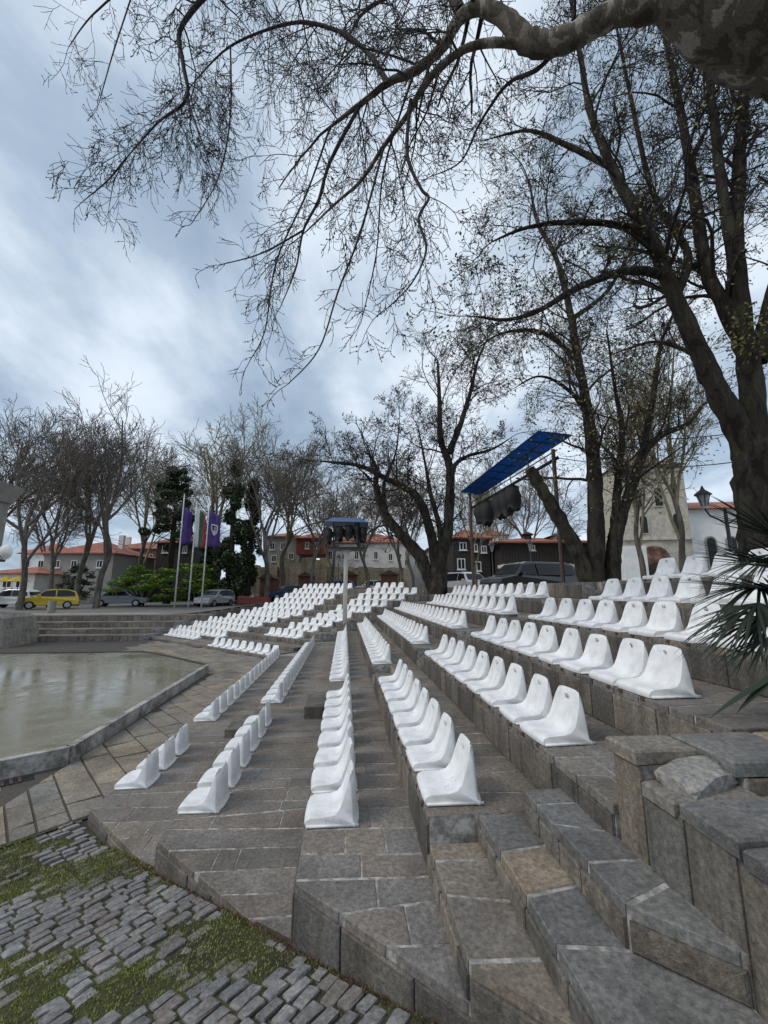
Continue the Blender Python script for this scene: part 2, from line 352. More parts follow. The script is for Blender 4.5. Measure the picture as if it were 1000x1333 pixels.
# ------------------------------------------------------------------ terraces beside the near block and the second block
TIER = {}
AISLE = (7.42, 8.12)
for k in range(1, 10):
    a0, a1, z, zl = A[k], A[k + 1], ZT[k], ZT.get(k - 1, .045)
    c0, c1 = corner(k), corner(k + 1)
    NC = [((1, 1), CUT)]
    base = zl - .25
    mb = MB()
    y0 = {1: CUT - a0, 2: CUT - a0, 3: CUT - a0, 4: 2.84, 5: 2.24, 6: 2.30, 7: 1.2, 8: .6, 9: .6}[k]
    top = z - TOPGAP
    if k <= 3:
        mb.prism([(a0, CUT - a0), (a1, CUT - a1), (a1, c1), (a0, c0)], base, top)
    else:
        h = .33
        ya, yb = AISLE
        mb.prism([(a0, y0), (a1, y0), (a1, ya), (a0, ya)], base, top)
        mb.prism([(a0 + h, ya), (a1, ya), (a1, yb), (a0 + h, yb)], base, top)
        mb.prism([(a0, ya + .002), (a0 + h - .002, ya + .002), (a0 + h - .002, yb - .002), (a0, yb - .002)], base, (z + zl) / 2 - TOPGAP)
        mb.prism([(a0, yb), (a1, yb), (a1, c1), (a0, c0)], base, top)
    t = mb.obj('stone_terrace', M_MORTAR)
    tag(t, '%s stone terrace up from the stage, running straight beside the cobbles' % ROWN[k] if k <= 3 else '%s stone terrace up from the stage, with a straight row of seats on its edge' % ROWN[k], 'terrace', 'terraces of the straight blocks')
    TIER[k] = t
    far = MB(); farr = MB()
    wide = a1 - a0
    nx = (1, 3) if wide > 1 else (1, 3)
    o = .012 if k > 3 else .006
    if k <= 3:
        pave(t, (a0 - o, a1, CUT - a1, AISLE[0]), z, clips=[((1, 1), CUT - .008)], nx=nx, far=far)
        pave(t, (a0 - o, a1, AISLE[0], c0), z, nx=nx, far=far)
    else:
        pave(t, (a0 - o, a1, y0 - .01, AISLE[0]), z, nx=nx, far=far)
        pave(t, (a0 + .33, a1, AISLE[0], AISLE[1]), z, nx=(1, 1), far=far)
        pave(t, (a0 - o, a0 + .325, AISLE[0], AISLE[1]), (z + zl) / 2, nx=(1, 1), far=far)
        pave(t, (a0 - o, a1, AISLE[1], c0), z, nx=nx, far=far)
    if k == 1:
        face_stones(t, (a0, c0), (a0, CUT - a0), .045, z, far=farr)
    else:
        nr = k > 3
        if k > 3:
            zm = (z + zl) / 2
            face_stones(t, (a0, AISLE[0]), (a0, y0), zl, z, far=farr, isnear=nr)
            face_stones(t, (a0, c0), (a0, AISLE[1]), zl, z, far=farr, isnear=nr)
            face_stones(t, (a0, AISLE[1]), (a0, AISLE[0]), zl, zm, far=farr, isnear=nr)
        else:
            face_stones(t, (a0, c0), (a0, CUT - a0), zl, z, far=farr, isnear=nr)
    if far.v: tag(far.obj('tread_slabs', M_SLAB, t), kind='stuff')
    if farr.v: tag(farr.obj('riser_stones', M_RISER, t), kind='stuff')
# end faces along the cobbled ramp
for k in (1, 2, 3):
    a0, a1 = A[k], A[k + 1]
    zb = {1: -.1, 2: .1, 3: .35}[k]
    face_stones(TIER[k], (a0, CUT - a0), (a1 + (.02 if k < 3 else .03), CUT - a1 - (.02 if k < 3 else .03)), zb, ZT[k], wd=(.3, .55), proud=.012)
# aisle step blocks in front of the third and second terraces
for k, wdt in ((3, .36), (2, .34)):
    s = MB().prism([(A[k] - wdt, AISLE[0] - .15), (A[k] - .02, AISLE[0] - .15), (A[k] - .02, AISLE[1] - .05), (A[k] - wdt, AISLE[1] - .05)], ZT[k - 1] - .02, (ZT[k] + ZT[k - 1]) / 2).obj('step_block', M_RISER)
    tag(s, 'low stone step block in the aisle against the %s terrace' % ROWN[k], 'step')
# near stair of half steps between the fourth and fifth terraces
def strip(name, label, x0, x1, ya, cutc, z, zb, wd, m=M_SLAB, mf=M_RISER):
    poly = [(x0, cutc - x0), (x1, cutc - x1), (x1, ya), (x0, ya)]
    t = MB().prism(poly, zb - .2, z - TOPGAP).obj(name, M_MORTAR); tag(t, label, 'step', 'half steps of the near stair')
    pave(t, (x0 - .008, x1, cutc - x1, ya), z, dy=wd, nx=(1, 1), clips=[((1, 1), cutc - .008)], m=m)
    face_stones(t, (x0, ya), (x0, cutc - x0), zb, z, wd=wd, m=mf)
    face_stones(t, (x0, cutc - x0), (x1, cutc - x1), zb - .35 if cutc < 2.6 else zb, z, wd=(.25, .5), m=mf)
    return t
strip('stair_step', 'low narrow stair strip right below the fourth row end', .54, .85, 2.835, CUT, .90, .76, (.26, .36))
strip('stair_step', 'middle stair strip of slate treads running beside the third terrace',   .85, 1.372, 2.835, CUT - .35, 1.045, .90, (.28, .42), M_SLATE)
strip('stair_step', 'upper slate stair strip with a slanted end beside the planter wall', 1.12, 1.375, 2.78, 2.93, 1.20, 1.045, (.2, .3), M_SLATE, M_WALL)
t = MB().prism([(1.12, 2.782), (1.37, 2.782), (1.37, 2.9), (1.12, 2.9)], .9, 1.03).obj('stair_fill', M_MORTAR); tag(t, 'small stone filling behind the upper slate stair strip', 'stone')

# ------------------------------------------------------------------ planter wall at the right
pw = MB()
pw.prism([(1.385, .95), (1.74, .95), (1.74, 2.22), (1.385, 2.22)], .5, 1.50)
pw.prism([(1.742, 1.86), (4.4, 1.86), (4.4, 2.22), (1.742, 2.22)], .9, 1.60)
planter = tag(pw.obj('planter_wall', M_MORTAR), 'tall stone planter wall with slab caps beside the upper stair strip', 'wall')
zz_ = [(2.22, 2.02, 1.60), (2.02, 1.78, 1.50), (1.78, 1.545, 1.50), (1.545, 1.28, 1.50), (1.28, .95, 1.50)]
for ya, yb, zt in zz_:
    v, f = facing((1.385, ya - .006), (1.385, yb + .006), 1.0, zt, .015, bulge=.014); link('wall_stone', mesh('wall_stone', v, f), planter, M_WALL)
pw2 = MB().prism([(1.385, 2.03), (1.74, 2.03), (1.74, 2.219), (1.385, 2.219)], 1.5, 1.6); pw2.obj('wall_head', M_MORTAR, planter)
for (xa, xb, ya, yb, z, m) in [(1.36, 1.76, 1.79, 2.0, 1.555, M_FLAG), (1.355, 1.79, 1.50, 1.78, 1.56, M_SLATE), (1.36, 1.79, 1.2, 1.49, 1.545, M_SLATE), (1.36, 1.78, .9, 1.19, 1.54, M_SLATE),
                            (1.355, 1.70, 2.03, 2.25, 1.665, M_FLAG), (1.71, 2.14, 1.85, 2.24, 1.667, M_SLATE), (2.15, 2.6, 1.84, 2.23, 1.664, M_FLAG), (2.61, 3.2, 1.85, 2.24, 1.667, M_SLAB), (3.21, 4.0, 1.85, 2.24, 1.664, M_SLATE)]:
    j = lambda: random.uniform(-.012, .012)
    v, f = slab_geo([(xa + j(), ya + j()), (xb + j(), ya + j()), (xb + j(), yb + j()), (xa + j(), yb + j())], z, .06, .01, .006); link('cap_slab', mesh('cap_slab', v, f), planter, m)
for xa in (1.76, 2.2, 2.7, 3.3, 3.8):
    v, f = facing((xa, 1.86), (xa + .42, 1.86), 1.2, 1.6, .012); link('wall_stone', mesh('wall_stone', v, f), planter, M_WALL)
# a rough rubble stone set on the wall's shoulder
bm = bmesh.new(); bmesh.ops.create_icosphere(bm, subdivisions=3, radius=1)
for vtx in bm.verts:
    n = math.sin(vtx.co.x * 5 + 1) * math.cos(vtx.co.y * 4 + vtx.co.z * 3) * .12
    c = vtx.co * (1 + n); c = Vector([max(-.75, min(.75, q)) for q in c]); vtx.co = Vector((c.x * .20, c.y * .12, c.z * .055))
me = bpy.data.meshes.new('rubble_stone'); bm.to_mesh(me); bm.free()
rb = link('rubble_stone', me, None, stone('rubble', [(.30, .29, .27), (.26, .25, .24)], wet=.2)); rb.location = (1.57, 1.93, 1.585); rb.rotation_euler = (.1, -.08, .3); tag(rb, 'rough grey rubble stone set on the shoulder of the planter wall', 'stone')
soil = plain('planter_soil', (.035, .028, .02), .9, scale=20, bstr=.6, col2=(.02, .035, .012))
t = MB().prism([(1.741, .95), (4.4, .95), (4.4, 1.859), (1.741, 1.859)], .7, 1.30).obj('planter_soil', soil); tag(t, kind='structure')

# ------------------------------------------------------------------ the turned block of terraces across the stage
ORD = ['first', 'second', 'third', 'fourth', 'fifth', 'sixth', 'seventh', 'eighth', 'ninth', 'tenth', 'eleventh', 'twelfth', 'thirteenth', 'fourteenth', 'fifteenth', 'sixteenth', 'seventeenth', 'eighteenth', 'nineteenth', 'twentieth']
for i in range(13):
    s0, s1, z = SL[i], SL[i + 1], SZ[i]; xr0, xr1, xl = SA[i], SA[i + 1], LEFT[i]
    zl = SZ[i - 1] if i else .045
    t = MB().prism([(xr0, s0 - xr0), (xr1, s1 - xr1), (xl, s1 - xl), (xl, s0 - xl)], zl - .25, z - .012).obj('stone_terrace', M_MORTAR)
    tag(t, '%s low stone terrace of the seating block that faces across the stage' % ORD[i], 'terrace', 'terraces of the turned block')
    fs = MB(); L = (xr0 - xl) * math.sqrt(2); s = 0
    q = lambda d: (xl + d / math.sqrt(2), s0 - xl - d / math.sqrt(2))
    while s < L - .05:                                   # riser stones, in one or two courses
        h = min(random.uniform(.16, .5), L - s)
        v, f = facing(q(s + .01), q(s + h - .01), zl, z - .04, .02 + random.uniform(0, .012)); fs.add(v, f); s += h
    tag(fs.obj('riser_stones', M_FAR, t), kind='stuff')
    fs = MB(); s = 0; dn = (s1 - s0) / 2
    while s < L - .05:
        h = min(random.uniform(.4, .9), L - s); a, b = q(s + .008), q(s + h - .008)
        v, f = slab_geo([(a[0] - .015, a[1] - .015), (b[0] - .015, b[1] - .015), (b[0] + dn, b[1] + dn), (a[0] + dn, a[1] + dn)], z, .05); fs.add(v, f); s += h
    tag(fs.obj('tread_slabs', M_SLAB, t), kind='stuff')
    face = MB()
    for j in range(max(1, int((s1 - s0) / 2 / .35))):    # the block's stepped left end
        n = max(1, int((s1 - s0) / 2 / .35)); d0, d1 = (s1 - s0) * j / n, (s1 - s0) * (j + 1) / n
        v, f = facing((xl, s0 - xl + d1 - .01), (xl, s0 - xl + d0 + .01), max(zl - .2, z - .5), z - .02, .015); face.add(v, f)
    tag(face.obj('end_stones', M_FAR, t), kind='stuff')
# straight steps behind the stage, without seats
S4 = [(22.2, .31), (23.1, .54), (24.0, .82), (24.9, 1.12), (25.9, 1.12)]
zl = .045
for i, (y, z) in enumerate(S4[:4]):
    xe = [-9.9, -9.75, -8.95, -7.6][i]
    t = MB().prism([(-46, y), (xe, y), (xe + .5, 27.5 if i == 3 else S4[i + 1][0] + .1), (-46, 27.5 if i == 3 else S4[i + 1][0] + .1)], zl - .3, z - .012).obj('stone_step', M_MORTAR)
    tag(t, '%s long stone step behind the stage without seats' % ['lowest', 'second', 'third', 'top'][i], 'step', 'long steps behind the stage')
    fs = MB(); x = xe
    while x > -34:
        h = random.uniform(.25, .6)
        v, f = facing((x - h + .012, y), (x - .012, y), zl, z - .06, .02 + random.uniform(0, .015)); fs.add(v, f); x -= h
    tag(fs.obj('riser_stones', M_FAR, t), kind='stuff')
    fs = MB(); x = xe
    while x > -34:
        h = random.uniform(.5, 1.0)
        v, f = slab_geo([(x - h + .01, y - .03), (x - .01, y - .03), (x - .01, y + .86), (x - h + .01, y + .86)], z, .06); fs.add(v, f); x -= h
    tag(fs.obj('tread_slabs', M_SLAB, t), kind='stuff')
    zl = z

# plaza round the theatre, rising from left to right
def plaza_z(x, y):
    k = min(1, max(0, (x + 10.5) / 9.5)); k = k * k * (3 - 2 * k)
    return 1.08 + .97 * k
xs = sorted(set([-700, -300, -120, -60, -40] + list(np.arange(-30, 30.1, 1.5)) + [40, 60, 120, 300, 700])); ys = sorted(set(list(np.arange(-6, 60, 1.5)) + [70, 90, 130, 200, 400, 900]))
def behind(x, y): return (y > 26.0 and x + y > 25.9) or (x > 5.6 and x + y > 4) or (x + y > 25.9 and x > -7)
V = []; idx = {}; Fc = []
def pv(x, y):
    if (x, y) not in idx: idx[(x, y)] = len(V); V.append((x, y, plaza_z(x, y)))
    return idx[(x, y)]
# strips: right side, then back side as fans along the theatre's outer line
def grid(xl, yl, fx):
    for i in range(len(xl) - 1):
        for j in range(len(yl) - 1): Fc.append([pv(*fx(xl[i], yl[j])), pv(*fx(xl[i + 1], yl[j])), pv(*fx(xl[i + 1], yl[j + 1])), pv(*fx(xl[i], yl[j + 1]))])
inner = [(5.55, -8), (5.55, 0), (5.55, 6), (5.55, 12), (5.55, 20.3), (3.6, 22.3), (1.6, 24.3), (-.4, 26.3), (-2.4, 28.3), (-3.4, 28.9), (-5.2, 27.0), (-7.2, 25.9), (-9, 25.85), (-12, 25.85), (-15, 25.85), (-20, 25.85), (-46, 25.85)]
outd = [(1, 0), (1, 0), (1, .1), (1, .2), (.9, .6), (.7, .8), (.5, .9), (.3, 1), (.1, 1), (-.02, 1), (-.08, 1), (-.14, 1), (-.2, 1), (-.3, 1), (-.4, 1), (-.5, 1), (-1, 1)]
rads = [0, 1.5, 4, 8, 14, 24, 40, 80, 200, 700]
for i, (p, d) in enumerate(zip(inner, outd)):
    for r in rads:
        x, y = p[0] + d[0] * r, p[1] + d[1] * r; V.append((x, y, plaza_z(x, y)))
for i in range(len(inner) - 1):
    for j in range(len(rads) - 1):
        n = len(rads); Fc.append((i * n + j, i * n + j + 1, (i + 1) * n + j + 1, (i + 1) * n + j))
ni = len(inner)
plz = tag(link('plaza', mesh('plaza', V, Fc, True), None, M_PLAZA), kind='structure')

bw = MB()
for i in range(4, ni - 1):
    (xa, ya), (xb, yb) = inner[i], inner[i + 1]; L = math.hypot(xb - xa, yb - ya); n = max(1, int(L / .5))
    for j in range(n):
        t0, t1 = j / n, (j + 1) / n; pa = (xa + (xb - xa) * t0, ya + (yb - ya) * t0); pb = (xa + (xb - xa) * t1, ya + (yb - ya) * t1); zt_ = min(plaza_z(*pa), plaza_z(*pb)) - .01
        for c in range(5):
            v, f = facing(pb, pa, zt_ - .3 * (c + 1) + .012, zt_ - .3 * c, .03 + random.uniform(0, .02)); bw.add(v, f)
bwo = bw.obj('retaining_wall', M_FAR); tag(bwo, 'low stone retaining wall carrying the plaza behind the terraces', 'wall')
# ------------------------------------------------------------------ stage
def _wet(t, b):
    g = nd(t, 'ShaderNodeNewGeometry'); mpp = nd(t, 'ShaderNodeMapping'); mpp.inputs['Scale'].default_value = (1, 1, 1); t.links.new(g.outputs['Position'], mpp.inputs[0])
    f = noise(t, .45, 5, .6, mpp.outputs[0], .8); h = noise(t, 5, 5, .6, None, .6); k = noise(t, 60, 3)
    c = rampn(t, f, [(.35, (.20, .19, .14)), (.55, (.27, .255, .195)), (.68, (.15, .15, .09))]); c = mixc(t, .5, c, rampn(t, k, [(.3, (.7, .7, .7)), (.7, (1.2, 1.2, 1.2))]), 'MULTIPLY')
    t.links.new(c, b.inputs['Base Color'])
    t.links.new(rampn(t, mt(t, 'ADD', mt(t, 'MULTIPLY', f, .6), mt(t, 'MULTIPLY', h, .4)), [(.4, (.06,) * 3), (.52, (.16,) * 3), (.62, (.42,) * 3)]), b.inputs['Roughness'])
    bump(t, b, mt(t, 'ADD', mt(t, 'MULTIPLY', h, .6), mt(t, 'MULTIPLY', k, .03)), .10, .02)
M_WET = mat('wet_stage', _wet)
SP = [(-9.5, 2.35), (-4.36, 6.32), (-3.79, 6.76), (-4.0, 13.5), (-6.38, 15.93), (-7.21, 16.58), (-12, 16.63), (-26, 16.6), (-32, 10), (-32, 2.35)]
ZS = .25
st = MB().prism(SP, -.2, ZS).obj('stage', M_WET); tag(st, 'low concrete stage with a wet reflecting floor and white edge', 'stage')
def _rim(t, b):
    g = nd(t, 'ShaderNodeNewGeometry'); f = noise(t, 3, 6, .65); h = noise(t, 18, 5, .6)
    t.links.new(rampn(t, mt(t, 'ADD', mt(t, 'MULTIPLY', f, .6), mt(t, 'MULTIPLY', h, .4)), [(.38, (.10, .095, .085)), (.48, (.26, .25, .235)), (.6, (.46, .45, .43))]), b.inputs['Base Color']); b.inputs['Roughness'].default_value = .6
M_RIM = mat('stage_edge_paint', _rim)
M_DARKRIM = plain('dark_edging', (.05, .048, .045), .5)
for i in range(6):
    a, b = Vector((*SP[i], 0)), Vector((*SP[i + 1], 0)); d = (b - a); L = d.length; d.normalize(); n = Vector((d.y, -d.x, 0))
    bd = MB().add([a + n * o + Vector((0, 0, z)) for o in (0, .05) for z in (.0, ZS + .01)] + [b + n * o + Vector((0, 0, z)) for o in (0, .05) for z in (.0, ZS + .01)],
             [(0, 1, 3, 2), (4, 6, 7, 5), (1, 5, 7, 3), (2, 3, 7, 6), (0, 4, 5, 1)]).obj('edge_band', M_RIM, st)
    MB().add([a + n * o + Vector((0, 0, z)) for o in (-.05, .06) for z in (ZS + .012, ZS + .028)] + [b + n * o + Vector((0, 0, z)) for o in (-.05, .06) for z in (ZS + .012, ZS + .028)],
             [(0, 1, 3, 2), (4, 6, 7, 5), (1, 5, 7, 3), (2, 3, 7, 6), (0, 4, 5, 1), (0, 2, 6, 4)]).obj('edge_strip', M_RIM if i < 3 else M_DARKRIM, st)
# drain channel with bars along the slanted edge
a, b = Vector((*SP[0], 0)), Vector((*SP[1], 0)); d = (b - a).normalized(); n = Vector((d.y, -d.x, 0)); g0 = b + n * .12
dr = empty('drain_grate', (0, 0, 0)); tag(dr, 'narrow barred drain grate in the paving below the stage edge', 'drain')
c = [g0 - d * 3.4, g0 + d * .35, g0 + d * .35 + n * .2, g0 - d * 3.4 + n * .2]
MB().prism([(p.x, p.y) for p in c], .03, .049).obj('channel', M_STEEL, dr)
bar = None
for k in range(44):
    if bar is None:
        bar = MB().add([d * x + n * y + Vector((0, 0, z)) for x in (0, .035) for y in (0, .2) for z in (0, .014)], [(0, 1, 3, 2), (4, 6, 7, 5), (0, 4, 5, 1), (2, 3, 7, 6), (1, 5, 7, 3)]).obj('grate_bar', M_RUST, dr)
        o = bar
    else: o = bar.copy(); COL.objects.link(o)
    o.location = g0 - d * (3.38 - k * .083) + Vector((0, 0, .05))

# ------------------------------------------------------------------ flagstones between stage and seats
def inside(poly, x, y):
    r = False
    for i in range(len(poly)):
        (xa, ya), (xb, yb) = poly[i], poly[i - 1]
        if (ya > y) != (yb > y) and x < (xb - xa) * (y - ya) / (yb - ya) + xa: r = not r
    return r
def cob_z(x, y):
    q = (y - x) / math.sqrt(2); z = .8 - .155 * q
    return max(z, .06 - .004 * q) if q > 4.2 else z
CB = 5.62                                              # where the cobbles stop and the flags begin, (y - x)/sqrt2
farf = MB(); nfl = 0
u = Vector((math.sin(R(-38)), math.cos(R(-38)), 0)); v_ = Vector((u.y, -u.x, 0))
s = -12
fl = []
org = Vector((-3.2, 5, 0))
while s < 14:
    wdt = random.uniform(.22, .44); tt = -14
    while tt < 24:
        ln = random.uniform(.32, .85); fl.append((s, s + wdt, tt, tt + ln)); tt += ln
    s += wdt
for (s0, s1, t0, t1) in fl:
    j = lambda: random.uniform(-.03, .03)
    p = [org + v_ * (s0 + .012) + u * (t0 + .012 + j()), org + v_ * (s1 - .012) + u * (t0 + .012 + j()), org + v_ * (s1 - .012) + u * (t1 - .012 + j()), org + v_ * (s0 + .012) + u * (t1 - .012 + j())]
    p = [(q.x, q.y) for q in p]; cxx = sum(q[0] for q in p) / 4; cyy = sum(q[1] for q in p) / 4
    if inside(SP, cxx, cyy) or cxx + cyy > 13.1 or cxx < -9 or cyy > 22: continue
    p = clip(p, (-1, 0), 2.605)                                     # not under the first terrace
    if len(p) > 2: p = clip(p, (-.7071, .7071), CB)
    if len(p) > 2 and cyy < 13.2 and cxx > -4.1: p = clip(p, (1, 0), -3.74)
    if len(p) > 2 and cyy < 6.6 and cxx < -3.5:
        p = clip(p, (n.x, n.y), n.x * SP[0][0] + n.y * SP[0][1] + .34)
    if len(p) < 3 or area(p) < .01: continue
    v, f = slab_geo(p, .062, .03, .006, .004)
    if cyy < 9.0 and nfl < 290: link('flagstone', mesh('flagstone', v, f), paving, M_FLAG); nfl += 1
    else: farf.add(v, f)
tag(farf.obj('flagstones', M_FLAG, paving), kind='stuff')

# ------------------------------------------------------------------ cobbled ramp
def _bed(t, b):
    f = noise(t, 1.3, 4, .6); h = noise(t, 40, 4, .6)
    c = mixc(t, rampn(t, f, [(.42, (0, 0, 0)), (.58, (1, 1, 1))]), (.035, .028, .022), (.05, .055, .015)); c = mixc(t, .6, c, rampn(t, h, [(.3, (.5, .5, .5)), (.7, (1.4, 1.4, 1.4))]), 'MULTIPLY')
    t.links.new(c, b.inputs['Base Color']); b.inputs['Roughness'].default_value = .95; bump(t, b, h, .8, .02)
M_BED = mat('mossy_bed', _bed)
def qr(q, r): return ((r - q) / math.sqrt(2), (r + q) / math.sqrt(2))      # q along the ramp, r towards the terraces
V = []; Fc = []
qs = list(np.arange(-7, CB + .01, .35)) + [CB + .06]; rs = [-14, -8, -5, -3, -1, 0, 1, CUT / math.sqrt(2) + .02]
for q in qs:
    for r in rs: x, y = qr(q, r); V.append((x, y, cob_z(x, y) - .009))
for i in range(len(qs) - 1):
    for j in range(len(rs) - 1): n_ = len(rs); Fc.append((i * n_ + j, i * n_ + j + 1, (i + 1) * n_ + j + 1, (i + 1) * n_ + j))
ramp_o = tag(link('cobbled_ramp', mesh('cobbled_ramp', V, Fc), None, M_BED), kind='structure')
cob = []
from mathutils import noise as mnoise
def moss(x, y): return mnoise.noise(Vector((x * 1.25 + 3.3, y * 1.25 + 2.1, 0))) + .5 * mnoise.noise(Vector((x * 3.4, y * 3.4, 5))) + .16 * max(0, min(1.2, -x - .2))
q = .3
ang = R(12)
row = 0
rcut = CUT / math.sqrt(2) - .03
q = .2
while q < CB - .02:                                    # courses run towards the terraces, slightly fanned
    wdt = random.uniform(.074, .100); r = -2.9 - random.random() * .15
    while r < rcut:
        ln = random.uniform(.105, .165)
        if r + ln > rcut: ln = rcut - r
        if ln > .05:
            qm = q + wdt / 2 + .10 * math.sin((r + 1) * 1.1) - .045 * (r - 1) * .6
            cob.append((qm, r + ln / 2, wdt - .013, ln - .014))
        r += ln
    q += wdt
def cobble_geo(lw, ll):
    v = []; f = []
    n = 8
    def ring(k, z, jj): 
        out = []
        for i in range(n):
            a = 2 * math.pi * (i + .5) / n; c, s_ = math.cos(a), math.sin(a)
            ex = .2; X = math.copysign(abs(c) ** ex, c) * lw / 2 * k; Y = math.copysign(abs(s_) ** ex, s_) * ll / 2 * k
            out.append((X + random.uniform(-jj, jj), Y + random.uniform(-jj, jj), z + random.uniform(-jj, jj) * .4))
        return out
    v += ring(1, -.05, .003); v += ring(1, -.005, .006); v += ring(.9, .004, .004); v += [(random.uniform(-.01, .01), random.uniform(-.01, .01), .006)]
    for a in (0, n): f += [(a + i, a + (i + 1) % n, a + n + (i + 1) % n, a + n + i) for i in range(n)]
    f += [(2 * n + i, 2 * n + (i + 1) % n, 3 * n) for i in range(n)]
    return v, f
# keep the ones the photograph can show; the largest 300 are pieces of their own
cands = []
for (qm, rm, lw, ll) in cob:
    x, y = qr(qm, rm); z = cob_z(x, y)
    if y < .9: continue
    dd = math.sqrt(x * x + y * y + (z - ZC) ** 2)
    xc = x * math.cos(YAW) - y * math.sin(YAW); yc = x * math.sin(YAW) + y * math.cos(YAW)
    zd = yc * math.cos(TH) + (z - ZC) * math.sin(TH); vp = 666.5 - F * (-yc * math.sin(TH) + (z - ZC) * math.cos(TH)) / zd; up_ = 500 + F * xc / zd
    vis = zd > .3 and -30 < up_ < 1030 and vp < 1380
    cands.append((0 if vis else 1, dd, x, y, z, lw, ll))
cands.sort(key=lambda c: c[:2])
fc = MB()
for i, (iv, dd, x, y, z, lw, ll) in enumerate(cands):
    m_ = moss(x, y); sink = -.012 if m_ > .22 else 0
    if m_ > .36 and random.random() < .5: continue       # overgrown gaps
    v, f = cobble_geo(lw, ll)
    rot = R(-45) + random.uniform(-.05, .05) - .10 * math.cos((0 + 1) * 1.1) * .3 + R(0)
    # local X across the course (along q), local Y along the course (along r)
    eq = Vector((-1, 1, 0)).normalized(); er = Vector((1, 1, 0)).normalized()
    tw = random.uniform(-.07, .07) - .06; eq2 = eq * math.cos(tw) + er * math.sin(tw); er2 = er * math.cos(tw) - eq * math.sin(tw)
    dz = random.uniform(-.006, .008) + sink; tx, ty = random.uniform(-.06, .06), random.uniform(-.05, .05)
    P = [Vector((x, y, z)) + eq2 * a + er2 * b + Vector((0, 0, c + dz + a * (-.155 + tx) + b * ty)) for a, b, c in v]
    if i < 300: link('cobble', mesh('cobble', P, f), ramp_o, M_COB)
    else: fc.add(P, f)
tag(fc.obj('cobbles', M_COB, ramp_o), kind='stuff')
# moss and short grass in the joints
def blades(name, pts, hmin, hmax, wd, m, label, cat):
    n = len(pts); pts = np.array(pts); az = rng.uniform(0, 2 * np.pi, n); h = rng.uniform(hmin, hmax, n); ln = rng.uniform(.2, .9, n) * h
    side = np.stack([np.cos(az), np.sin(az), 0 * az], 1) * wd; lean = np.stack([-np.sin(az), np.cos(az), 0 * az], 1) * ln[:, None]
    v = np.stack([pts - side, pts + side, pts + lean + np.stack([0 * h, 0 * h, h], 1)], 1).reshape(-1, 3)
    me = bpy.data.meshes.new(name); me.vertices.add(3 * n); me.vertices.foreach_set('co', v.astype(np.float32).ravel())
    me.loops.add(3 * n); me.loops.foreach_set('vertex_index', np.arange(3 * n, dtype=np.int32)); me.polygons.add(n); me.polygons.foreach_set('loop_start', np.arange(n, dtype=np.int32) * 3); me.polygons.foreach_set('loop_total', np.full(n, 3, np.int32))
    me.update(); me.validate(); return tag(link(name, me, None, m), label, cat, kind='stuff')
pts = []
tries = 0
while len(pts) < 110000 and tries < 500000:
    tries += 1
    q = random.uniform(.2, CB); r = random.uniform(-2.6, rcut + .02); x, y = qr(q, r)
    if y < 1.0: continue
    m_ = moss(x, y) + random.uniform(-.12, .12)
    if m_ > .07 or (r > rcut - .06 and random.random() < .35 and m_ > -.25): pts.append((x, y, cob_z(x, y) - .012 + max(0, min(.03, (m_ - .3) * .08))))
blades('moss_grass', pts, .003, .014, .004, M_MOSS, 'yellow green moss and short grass growing between the cobbles', 'grass')
pts = [(random.uniform(1.76, 3.4), random.uniform(.96, 1.84), 1.30) for _ in range(9000)]
blades('planter_weeds', pts, .01, .05, .006, M_MOSS, 'low green weeds covering the soil in the planter', 'weeds')
pts = []
for _ in range(2600):
    r = rcut + random.uniform(-.02, .03); q = random.uniform(.5, 5.0); x, y = qr(q, r); pts.append((x, y, cob_z(x, y) - .02))
blades('dry_weeds', pts, .01, .04, .004, M_DRY, 'reddish dry weeds along the foot of the terrace ends', 'weeds')

